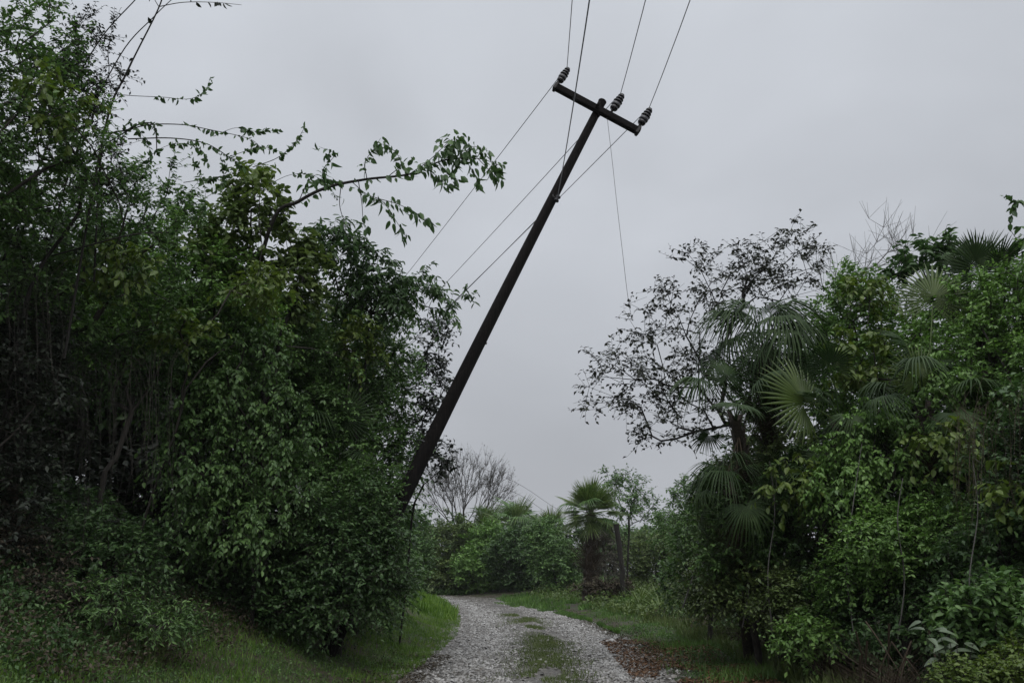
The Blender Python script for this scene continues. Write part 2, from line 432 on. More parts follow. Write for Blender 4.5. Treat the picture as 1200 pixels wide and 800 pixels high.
k = vnoise(y * .55, u * 1.1, 91) > .42
grass('grass', (road_x(y) + u)[k], y[k], .05, .16, M['grass_rough'], 'tongues of grass creeping over the right side of the far gravel', wide=1.8)
x, y = area(9000, 10, 26, 1.8, 3.4, -1, 1.3, .8, 11)
grass('grass', x, y, .10, .27, M['grass_mid'], 'taller straggly grass along the foot of the left thicket', .45)
x, y = area(9000, 11, 34, 1.3, 2.6, 1, 1.3, .8, 12)
grass('grass', x, y, .12, .34, M['grass_mid'], 'taller straggly grass along the foot of the right thicket', .45)
# grassy middle
n = 34000; y = 11 + 24 * rng.random(n) ** 1.2; u = .2 + rng.normal(0, .36, n)
k = vnoise((road_x(y) + u) * 1.5, y * .6, 77) + .55 * np.exp(-((y - 18) / 5.5) ** 2) > .5
y, u = y[k], u[k]
grass('grass', road_x(y) + u, y, .03, .10, M['grass_mid'], 'thin trodden grass growing between the two wheel tracks', .5, 1.6)
# litter
def litter(n, ylo, yhi, elo, ehi, side, label, mat, size=(.035, .07), patch=None):
    x, y = area(n, ylo, yhi, elo, ehi, side, 1.3, patch, 9)
    n = len(x)
    P = np.stack([x, y, ground(x, y) + .02 + .03 * rng.random(n)], -1)
    a = rng.random(n) * 6.283
    ax = np.stack([np.cos(a), np.sin(a), rng.normal(0, .25, n)], -1)
    nr = np.stack([rng.normal(0, .35, n), rng.normal(0, .35, n), np.ones(n)], -1)
    o = scatter('leaf_litter', P, ax, nr, size[0] + (size[1] - size[0]) * rng.random(n), OVATE, F_OV, None, mat)
    return setp(o, label, 'fallen leaves', None, 'stuff')
litter(11000, 12, 22, -.8, 1.2, 1, 'rust brown fallen leaves along the right edge of the gravel', M['litter'], patch=1.1)
litter(2600, 19.5, 40, -.4, .7, 1, 'sparse brown leaf scraps along the far right edge of the lane', M['dry'], patch=.8)
litter(2600, 12, 18, -.7, .4, -1, 'dark wet leaves on the left shoulder of the gravel', M['dry'], patch=1.0)
litter(9000, 7.5, 14, 2.6, 6.5, -1, 'dead brown leaves and stalks covering the earth bank', M['dry'], (.05, .12))
litter(9000, 9, 24, 1.8, 6, 1, 'dead leaves under the bushes on the right', M['dry'], (.05, .12))

def undergrowth(n, ylo, yhi, elo, ehi, side, hmax, label, mat, size, seed, patch=.8):
    x, y = area(n, ylo, yhi, elo, ehi, side, 1.25, patch, seed)
    k = 14; n = len(x)
    hh = hmax * (.3 + .7 * vnoise(x * .9, y * .9, 50 + seed)) * (.4 + .6 * rng.random(n))
    X = np.repeat(x, k) + rng.normal(0, .10, n * k); Y = np.repeat(y, k) + rng.normal(0, .10, n * k)
    P = np.stack([X, Y, ground(X, Y) + np.repeat(hh, k) * rng.random(n * k)], -1)
    ax = rng.normal(0, 1, (n * k, 3)) + [0, 0, .1]
    nr = rng.normal(0, .5, (n * k, 3)) + [0, 0, 1]
    o = scatter('undergrowth', P, ax, nr, size * (.6 + .8 * rng.random(n * k)), DIAM, None, F_DI, mat)
    return setp(o, label, 'undergrowth', None, 'stuff')
undergrowth(2600, 8, 18, 3.0, 7, -1, .5, 'low leafy undergrowth covering the left earth bank', M['deep'], .055, 1)
undergrowth(3600, 7.5, 24, .1, 4.6, -1, .10, 'creeping broad leaved weeds scattered through the left verge grass', M['mid'], .035, 7, .7)
undergrowth(1500, 12, 36, .2, 2.6, 1, .10, 'creeping weeds scattered through the right grass strip', M['mid'], .045, 8, .6)
undergrowth(2600, 8, 20, 2.0, 3.8, -1, .34, 'scrubby weeds running down the left slope into the grass', M['deep'], .05, 9, .9)
undergrowth(900, 8, 20, 1.7, 3.6, -1, .42, 'dead brown stalks and leaves among the scrub of the left slope', M['dry'], .05, 10, .7)
undergrowth(1500, 13, 30, 1.6, 5, -1, .45, 'green weeds under the trees of the left mound', M['mid'], .06, 2)
undergrowth(2600, 9.5, 30, 2.2, 7, 1, .7, 'dark weeds crowding under the right thicket', M['deep'], .075, 3)
undergrowth(2600, 10, 30, 1.85, 4.2, 1, .5, 'brown and olive weeds fringing the right grass strip', M['dry'], .06, 4)
undergrowth(2600, 28, 66, 1.2, 14, 1, .8, 'rough weeds covering the far clearing on the right', M['olive'], .14, 5, .3)
undergrowth(1800, 26, 60, 1.5, 8, -1, .7, 'rough weeds on the mound left of the bend', M['mid'], .12, 6, .3)
x_ = -9 + 26 * rng.random(30000); y_ = 64 + 14 * rng.random(30000)
P_u = np.stack([x_, y_, ground(x_, y_) + 1.1 * rng.random(30000) * vnoise(x_ * .4, y_ * .4, 8)], -1)
setp(scatter('undergrowth', P_u, rng.normal(0, 1, (30000, 3)), rng.normal(0, .5, (30000, 3)) + [0, 0, 1], .2 * (.6 + .8 * rng.random(30000)), DIAM, None, F_DI, M['mid']), 'weeds at the foot of the far hedge', 'undergrowth', None, 'stuff')

# ------------------------------------------------------------------ tubes
def tube_arrays(P, par, rad, T, sides):
    """segments par[k] -> k"""
    ref = np.array([.31, .87, .13])
    U = norm(np.cross(T, ref)); Vv = np.cross(T, U)
    k = np.nonzero(par >= 0)[0]
    if len(k) == 0: return np.zeros((0, 3)), np.zeros((0, 4), int)
    pk = par[k]
    a = np.arange(sides) * 2 * math.pi / sides
    ca, sa = np.cos(a)[None, :, None], np.sin(a)[None, :, None]
    same = (np.einsum('ij,ij->i', T[pk], T[k]) > .3)[:, None]
    Ua = np.where(same, U[pk], U[k]); Va = np.where(same, Vv[pk], Vv[k])
    r0 = np.minimum(rad[pk], rad[k] * 1.5)[:, None, None]; r1 = rad[k][:, None, None]
    A = P[pk][:, None] + r0 * (ca * Ua[:, None] + sa * Va[:, None])
    B = P[k][:, None] + r1 * (ca * U[k][:, None] + sa * Vv[k][:, None])
    V = np.concatenate([A, B], 1).reshape(-1, 3)
    i = np.arange(sides); j = (i + 1) % sides
    F = np.stack([i, j, j + sides, i + sides], -1)[None] + (np.arange(len(k)) * 2 * sides)[:, None, None]
    return V, F.reshape(-1, 4)

def tubes_mesh(name, P, par, rad, T=None):
    P = np.asarray(P, float); par = np.asarray(par); rad = np.asarray(rad, float)
    if T is None:
        T = np.zeros_like(P); T[:] = (0, 0, 1)
        k = par >= 0
        T[k] = norm(P[k] - P[par[k]])
    Vs, Fs, o = [], [], 0
    for lo, hi, s in ((-1, .012, 3), (.012, .05, 5), (.05, 99, 10)):
        pp = np.where((rad > lo) & (rad <= hi), par, -1)
        V, F = tube_arrays(P, pp, rad, T, s)
        Vs.append(V); Fs.append(F + o); o += len(V)
    return mesh_np(name, np.concatenate(Vs), F4=np.concatenate(Fs), smooth=True)

def curve_pts(pts, n=8, jit=0.0, rg=None):
    """Catmull-Rom through pts"""
    pts = [np.asarray(p, float) for p in pts]
    q = [2 * pts[0] - pts[1]] + pts + [2 * pts[-1] - pts[-2]]
    out = []
    for i in range(1, len(q) - 2):
        for s in np.linspace(0, 1, n, endpoint=False):
            a, b, c, d = q[i - 1], q[i], q[i + 1], q[i + 2]
            out.append(.5 * ((2 * b) + (c - a) * s + (2 * a - 5 * b + 4 * c - d) * s * s + (3 * b - a - 3 * c + d) * s ** 3))
    out.append(pts[-1])
    out = np.array(out)
    if jit and rg is not None: out[1:] += rg.normal(0, jit, out[1:].shape)
    return out

def polytube(name, lines, mat, parent=None):
    """lines: list of (points, r0, r1)"""
    P, par, rad = [], [], []
    for pts, r0, r1 in lines:
        for i, q in enumerate(pts):
            par.append(-1 if i == 0 else len(P) - 1)
            P.append(q); rad.append(r0 + (r1 - r0) * i / max(1, len(pts) - 1))
    P = np.array(P); par = np.array(par)
    T = np.zeros_like(P)
    k = par >= 0; T[k] = norm(P[k] - P[par[k]])
    f = np.nonzero(~k)[0]; T[f] = T[np.minimum(f + 1, len(P) - 1)]
    return link(name, tubes_mesh(name, P, par, np.array(rad), T), mat, parent)

# ------------------------------------------------------------------ plants
def blob(px, py, rx, ry, D, rd):
    s = scl(py, D)
    return (W(px, py, D), np.array([rx * s, rd, ry * s]))

def plant(name, label, cat, base, blobs, ntip=120, leafmat='mid', leaf=.08, twigs=5, tl=.35, nleaf=9, barkmat='bark',
          seed=0, group=None, r0=.0045, surf=.5, droop=.25, tmpl='ov', spread=.8, rmax=.06, twr=.0035, seg=.32, up=.1, lsz=.35, fill=0, wl=.3):
    """one bush or tree: woody skeleton grown from the base to tips inside the blobs, twigs at the tips, leaves on the twigs.
    base = (px, D) column on the ground"""
    rg = np.random.default_rng(seed + 1000)
    bx = (base[0] - 600) / FPX * base[1] * .965; by = base[1]
    B = np.array([bx, by, float(ground(bx, by)) - .08])
    if len(base) > 2: B[2] += base[2]
    C = [blob(*b) for b in blobs]
    vol = np.array([(r[0] * r[1] * r[2]) ** .8 for c, r in C]); vol /= vol.sum()
    idx = rg.choice(len(C), ntip, p=vol)
    d = norm(rg.normal(0, 1, (ntip, 3)))
    u = rg.random(ntip) ** (1 / 3 * (1 - surf) + .12 * surf)
    wob = .72 + .52 * rg.random(ntip)
    cc = np.array([C[i][0] for i in idx]); rr = np.array([C[i][1] for i in idx])
    tips = cc + d * (u * wob)[:, None] * rr
    outd = norm(d * .8 + np.array([0, 0, .35]))
    gz = ground(tips[:, 0], tips[:, 1]) + .1
    tips[:, 2] = np.maximum(tips[:, 2], gz + .05 * rg.random(ntip))
    order = np.argsort(np.linalg.norm(tips - B, axis=1)); tips = tips[order]; outd = outd[order]
    # skeleton
    cen = tips.mean(0)
    trunk_top = B + (cen - B) * .35 + np.array([0, 0, .15 * (cen[2] - B[2])])
    P = [B]; par = [-1]; L = [0.0]; T = [np.array([0, 0, 1.0])]
    nt_ = max(2, int(np.linalg.norm(trunk_top - B) / .4))
    for q in curve_pts([B, (B + trunk_top) / 2 + rg.normal(0, .06, 3), trunk_top], nt_)[1:]:
        T.append(norm(q - P[-1])); par.append(len(P) - 1); L.append(L[-1] + np.linalg.norm(q - P[-1])); P.append(q)
    tipnode = []
    for tp in tips:
        A = np.array(P)
        dist = np.linalg.norm(A - tp, axis=1)
        cost = dist + wl * np.array(L) + .6 * np.maximum(0, A[:, 2] - tp[2])
        j = int(np.argmin(cost)); dd = dist[j]
        k = max(1, int(dd / seg))
        p0 = P[j]; t0 = T[j] * .35 * dd
        ctrl = p0 + t0 + np.array([0, 0, .12 * dd])
        prev = j
        for s in range(1, k + 1):
            f = s / k
            q = (1 - f) ** 2 * p0 + 2 * f * (1 - f) * ctrl + f * f * tp
            if s < k: q = q + rg.normal(0, .035 * min(1, dd), 3)
            T.append(norm(q - P[prev])); par.append(prev); L.append(L[prev] + np.linalg.norm(q - P[prev])); P.append(q)
            prev = len(P) - 1
        tipnode.append(prev)
    P = np.array(P); par = np.array(par); T = np.array(T)
    cnt = np.zeros(len(P)); cnt[tipnode] = 1
    for i in range(len(P) - 1, 0, -1): cnt[par[i]] += cnt[i]
    rad = np.minimum(r0 * np.maximum(cnt, 1) ** .45, rmax)
    # twigs
    tn = np.array(tipnode)
    extra = rg.choice(len(P), fill) if fill else np.zeros(0, int)
    tn_all = np.concatenate([tn, extra]).astype(int)
    od = np.concatenate([outd, norm(rg.normal(0, 1, (len(extra), 3)) + [0, 0, .2])]) if fill else outd
    K = twigs; n = len(tn_all)
    base_t = np.repeat(P[tn_all], K, 0)
    td = norm(np.repeat(od, K, 0) * .7 + np.repeat(T[tn_all], K, 0) * .5 + rg.normal(0, spread, (n * K, 3)) + np.array([0, 0, up]))
    Lt = tl * (.5 + .8 * rg.random(n * K))
    sag = np.array([0, 0, -1.0]) * (droop * Lt)[:, None]
    m1 = base_t + td * (Lt * .5)[:, None] + sag * .2
    m2 = base_t + td * Lt[:, None] + sag * .9
    NP = len(P); nk = n * K
    if tl < .6 or nleaf > 4:
        P2 = np.concatenate([P, m2]); par2 = np.concatenate([par, np.repeat(tn_all, K)])
        T2 = np.concatenate([T, norm(m2 - base_t)]); rad2 = np.concatenate([rad, np.full(nk, twr * .7)])
    else:
        P2 = np.concatenate([P, m1, m2])
        par2 = np.concatenate([par, np.repeat(tn_all, K), NP + np.arange(nk)])
        T2 = np.concatenate([T, norm(m1 - base_t), norm(m2 - m1)])
        rad2 = np.concatenate([rad, np.full(nk, twr), np.full(nk, twr * .55)])
    root = empty(name, B, label, cat, group)
    org = B[None]
    tr = link('trunk', tubes_mesh('trunk', P2 - org, par2, rad2, T2), M[barkmat], root)
    if nleaf > 0:
        s = np.tile((np.arange(nleaf) + .6) / nleaf, nk) + rg.normal(0, .04, nk * nleaf)
        s = np.clip(s, 0.05, 1.02)
        a, b_, c_ = (np.repeat(v, nleaf, 0) for v in (base_t, m1, m2))
        h = (s < .5)[:, None]; s_ = s[:, None]
        pos = np.where(h, a + (b_ - a) * s_ * 2, b_ + (c_ - b_) * (s_ * 2 - 1))
        tdr = np.repeat(norm(m2 - base_t), nleaf, 0)
        side = norm(np.cross(tdr, np.array([0, 0, 1.0])) + 1e-3)
        sg = np.tile(np.where(np.arange(nleaf) % 2 == 0, 1.0, -1.0), nk)[:, None]
        N = len(pos)
        ax = norm(tdr * .45 + side * sg * .75 + rg.normal(0, .35, (N, 3)) + np.array([0, 0, -droop * 1.1]))
        nr = norm(np.array([0, 0, 1.0]) + rg.normal(0, .45, (N, 3)) + np.repeat(np.repeat(od, K, 0), nleaf, 0) * .45)
        sz = leaf * (1 - lsz + 2 * lsz * rg.random(N))
        keep = rg.random(N) > .12
        T_, F_, f3 = {'ov': (OVATE, F_OV, None), 'la': (LANCE, F_OV, None), 'di': (DIAM, None, F_DI)}[tmpl]
        cr = scatter('crown', pos[keep] - org, ax[keep], nr[keep], sz[keep], T_, F_, f3, M[leafmat], root)
        cr['kind'] = 'stuff'
    return root

exec_plants = []
# ---- left side
P_ = plant
LEFT = [
 # name, label, cat, base, blobs, kwargs
 ('leafy_tree', 'tall leafy tree filling the top left corner of the view', 'tree', (-260, 8.0),
  [(-40, 40, 100, 120, 8.2, 1.2), (0, 150, 100, 90, 8.4, 1.1), (-120, 150, 120, 150, 7.6, 1.5), (40, 50, 42, 60, 8.8, .6), (70, 170, 50, 50, 8.8, .6)],
  dict(ntip=360, leafmat='mid', leaf=.062, twigs=6, nleaf=11, tl=.32, seed=1)),
 ('thin_tree', 'thin dark twiggy tree with tiny leaves against the sky at the upper left', 'tree', (-40, 9.6),
  [(105, 70, 38, 50, 9.6, .5), (85, 130, 45, 50, 9.5, .6), (120, 190, 34, 34, 9.8, .5)],
  dict(ntip=90, leafmat='dark', leaf=.05, twigs=5, nleaf=8, tl=.26, seed=2, barkmat='bark_dark', surf=.3, rmax=.03, r0=.003)),
 ('leafy_tree', 'dense green tree on the left bank below the twiggy crown', 'tree', (20, 9.6),
  [(60, 270, 110, 80, 9.2, 1.1), (160, 250, 56, 62, 9.8, .8), (-60, 300, 120, 120, 8.6, 1.3), (110, 350, 90, 60, 9.6, 1)],
  dict(ntip=420, leafmat='mid', leaf=.066, twigs=6, nleaf=11, tl=.32, seed=3)),
 ('vine_clad_tree', 'leafy column of climbing vine rising beside the overhanging branch', 'tree', (300, 11.8),
  [(300, 235, 24, 38, 11.8, .4), (318, 285, 36, 40, 11.9, .5), (262, 285, 34, 40, 11.6, .5), (350, 330, 40, 36, 12.2, .5)],
  dict(ntip=110, leafmat='olive', leaf=.115, twigs=5, nleaf=8, tl=.34, seed=4, surf=.4, barkmat='bark_dark')),
 ('leafy_tree', 'bright green bushy tree in the middle of the left thicket', 'tree', (215, 10.8),
  [(215, 330, 75, 60, 10.6, .9), (160, 390, 60, 50, 10.4, .8), (265, 380, 65, 65, 10.8, .9), (225, 285, 46, 40, 11, .6)],
  dict(ntip=380, leafmat='bright', leaf=.07, twigs=6, nleaf=11, tl=.32, seed=5)),
 ('climbing_vine', 'curtain of heart shaped vine leaves hanging in front of the left thicket', 'vine', (300, 12.4),
  [(285, 440, 58, 80, 10.0, .4), (235, 530, 44, 70, 9.8, .4), (320, 540, 44, 66, 10.2, .4), (200, 450, 40, 50, 9.8, .3), (265, 610, 50, 44, 10, .4)],
  dict(ntip=420, leafmat='mid', lsz=.5, leaf=.06, twigs=5, nleaf=9, tl=.28, seed=6, droop=.7, surf=.7)),
 ('leafy_tree', 'big dense green tree whose crown edge meets the leaning pole', 'tree', (420, 15.5),
  [(400, 420, 72, 72, 14.8, 1.5), (438, 440, 50, 76, 15.2, 1.2), (452, 540, 34, 80, 15.4, .9), (370, 500, 80, 90, 13.8, 1.3), (360, 390, 60, 50, 13.6, 1.0), (436, 620, 32, 50, 16, .9)],
  dict(ntip=640, leafmat='mid', leaf=.08, twigs=6, nleaf=11, tl=.38, seed=7)),
 ('leafy_tree', 'dark green small leaved tree between the vine curtain and the pole foot', 'tree', (360, 12.4),
  [(340, 460, 55, 80, 12.2, .8), (370, 580, 66, 60, 12.2, .9), (320, 600, 50, 55, 11.6, .8), (415, 620, 44, 60, 12.0, .6), (440, 570, 22, 40, 12.2, .4)],
  dict(ntip=420, leafmat='mid', leaf=.068, twigs=6, nleaf=11, tl=.32, seed=8)),
 ('thin_tree', 'sparse twiggy tree just behind the leaning pole', 'tree', (470, 19),
  [(510, 400, 18, 24, 18.6, .5), (505, 450, 18, 35, 18.6, .5), (496, 510, 18, 36, 18.8, .5), (516, 535, 16, 16, 18.8, .4)],
  dict(ntip=100, leafmat='dark', leaf=.10, twigs=5, nleaf=6, tl=.32, seed=9, barkmat='bark_dark', surf=.4, rmax=.025, r0=.003)),
 ('shrub', 'drooping sprays of small leaves arching over the top of the big left tree', 'shrub', (400, 14.2),
  [(405, 305, 46, 22, 13.8, .5), (460, 330, 50, 20, 14.1, .4), (385, 285, 30, 24, 13.5, .5), (505, 352, 34, 12, 14.2, .3), (440, 350, 50, 24, 14, .5)],
  dict(ntip=120, leafmat='deep', leaf=.125, twigs=4, nleaf=10, tl=.42, seed=10, surf=.3, droop=.5, tmpl='la', rmax=.025, r0=.004, barkmat='bark_dark')),
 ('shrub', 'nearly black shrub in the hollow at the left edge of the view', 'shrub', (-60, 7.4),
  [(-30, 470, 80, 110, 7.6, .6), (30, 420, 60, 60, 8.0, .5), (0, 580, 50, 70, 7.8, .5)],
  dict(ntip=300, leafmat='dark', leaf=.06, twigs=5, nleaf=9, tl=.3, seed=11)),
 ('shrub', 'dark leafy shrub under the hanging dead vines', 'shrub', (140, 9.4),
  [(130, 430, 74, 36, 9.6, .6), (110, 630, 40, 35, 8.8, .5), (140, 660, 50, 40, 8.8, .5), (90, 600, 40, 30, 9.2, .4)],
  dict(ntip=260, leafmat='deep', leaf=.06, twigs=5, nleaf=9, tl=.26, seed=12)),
 ('shrub', 'low dark shrub with fine leaves on the left verge', 'shrub', (235, 9.8),
  [(230, 680, 60, 42, 9.8, .5), (295, 700, 55, 35, 10.4, .5), (170, 700, 40, 32, 9.2, .4)],
  dict(ntip=260, leafmat='deep', leaf=.046, twigs=5, nleaf=10, tl=.22, seed=13)),
 ('shrub', 'dark undergrowth shrub below the big left tree', 'shrub', (350, 11.6),
  [(330, 670, 55, 45, 11.2, .6), (400, 680, 55, 36, 12.4, .6), (440, 670, 36, 34, 13.4, .6), (380, 720, 50, 24, 11.8, .4)],
  dict(ntip=330, leafmat='deep', leaf=.055, twigs=5, nleaf=10, tl=.26, seed=14)),
 ('shrub', 'rounded green shrub on the mound beside the bend of the lane', 'shrub', (445, 22),
  [(440, 655, 34, 34, 22, 1.0), (472, 668, 24, 24, 24, 1.0), (440, 695, 36, 22, 18, .7)],
  dict(ntip=230, leafmat='mid', leaf=.09, twigs=5, nleaf=10, tl=.34, seed=15)),
 ('shrub', 'bushy green shrub growing round the hidden foot of the pole', 'shrub', (400, 15.2),
  [(395, 650, 52, 64, 13.9, .5), (440, 680, 34, 44, 14.6, .6), (345, 700, 50, 40, 13.8, .5), (440, 620, 24, 50, 14.2, .4)],
  dict(ntip=440, leafmat='deep', leaf=.075, twigs=6, nleaf=10, tl=.36, seed=20)),
 ('shrub', 'dense dull green shrub low on the slope left of the pole foot', 'shrub', (290, 17),
  [(290, 640, 56, 50, 15.2, .8), (220, 660, 56, 50, 14.2, .7), (290, 700, 60, 32, 15.0, .6), (150, 670, 50, 50, 13.2, .7)],
  dict(ntip=420, leafmat='deep', leaf=.075, twigs=6, nleaf=10, tl=.34, seed=21)),
 ('leafy_tree', 'far dim tree behind the black hollow on the left', 'tree', (60, 25),
  [(60, 430, 150, 110, 23, 1.4), (200, 420, 110, 100, 24, 1.4), (330, 450, 80, 100, 24, 1.2)],
  dict(ntip=420, leafmat='deep', leaf=.26, twigs=6, nleaf=10, tl=.9, seed=19, tmpl='di')),
 ('climbing_vine', 'yellow green vine sprays dotted over the top of the left thicket', 'vine', (150, 12.6),
  [(140, 310, 34, 22, 10.2, .3), (300, 330, 34, 24, 12.0, .3), (215, 390, 30, 24, 11.6, .3), (60, 110, 30, 30, 8.0, .3), (300, 215, 14, 16, 11.4, .2), (420, 400, 26, 30, 15.0, .3)],
  dict(ntip=110, leafmat='lime', leaf=.09, twigs=4, nleaf=7, tl=.3, seed=23, tmpl='ov', lsz=.5, rmax=.02, droop=.5, r0=.003)),
 ('dry_bush', 'dead brown brush tangled on the earth bank at the lower left edge', 'shrub', (10, 10.6),
  [(10, 660, 60, 40, 10.2, .5), (-30, 600, 50, 50, 10.2, .5), (50, 700, 46, 26, 9.8, .4)],
  dict(ntip=200, leafmat='dry', leaf=.05, twigs=6, nleaf=6, tl=.3, seed=22, barkmat='bark', droop=.4)),
 ('shrub', 'small weed patch of pointed leaves at the foot of the earth bank', 'weed', (120, 8.4),
  [(110, 700, 45, 20, 8.2, .4), (190, 725, 40, 16, 8.6, .4)],
  dict(ntip=90, leafmat='mid', leaf=.055, twigs=4, nleaf=8, tl=.2, seed=16, tmpl='la')),
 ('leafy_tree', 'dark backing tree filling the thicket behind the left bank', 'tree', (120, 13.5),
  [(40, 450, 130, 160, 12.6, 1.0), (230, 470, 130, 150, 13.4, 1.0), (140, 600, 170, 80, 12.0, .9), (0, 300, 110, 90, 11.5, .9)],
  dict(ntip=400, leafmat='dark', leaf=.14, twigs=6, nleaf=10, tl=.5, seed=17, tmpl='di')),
 ('leafy_tree', 'tree farther back behind the pole foot and left mound', 'tree', (380, 21),
  [(400, 560, 80, 110, 19.4, 1.2), (300, 480, 110, 110, 19, 1.2), (130, 480, 170, 150, 18, 1.2), (440, 640, 34, 50, 21, 1.2), (60, 420, 130, 110, 16.5, 1)],
  dict(ntip=520, leafmat='deep', leaf=.19, twigs=6, nleaf=10, tl=.7, seed=18, tmpl='di')),
]
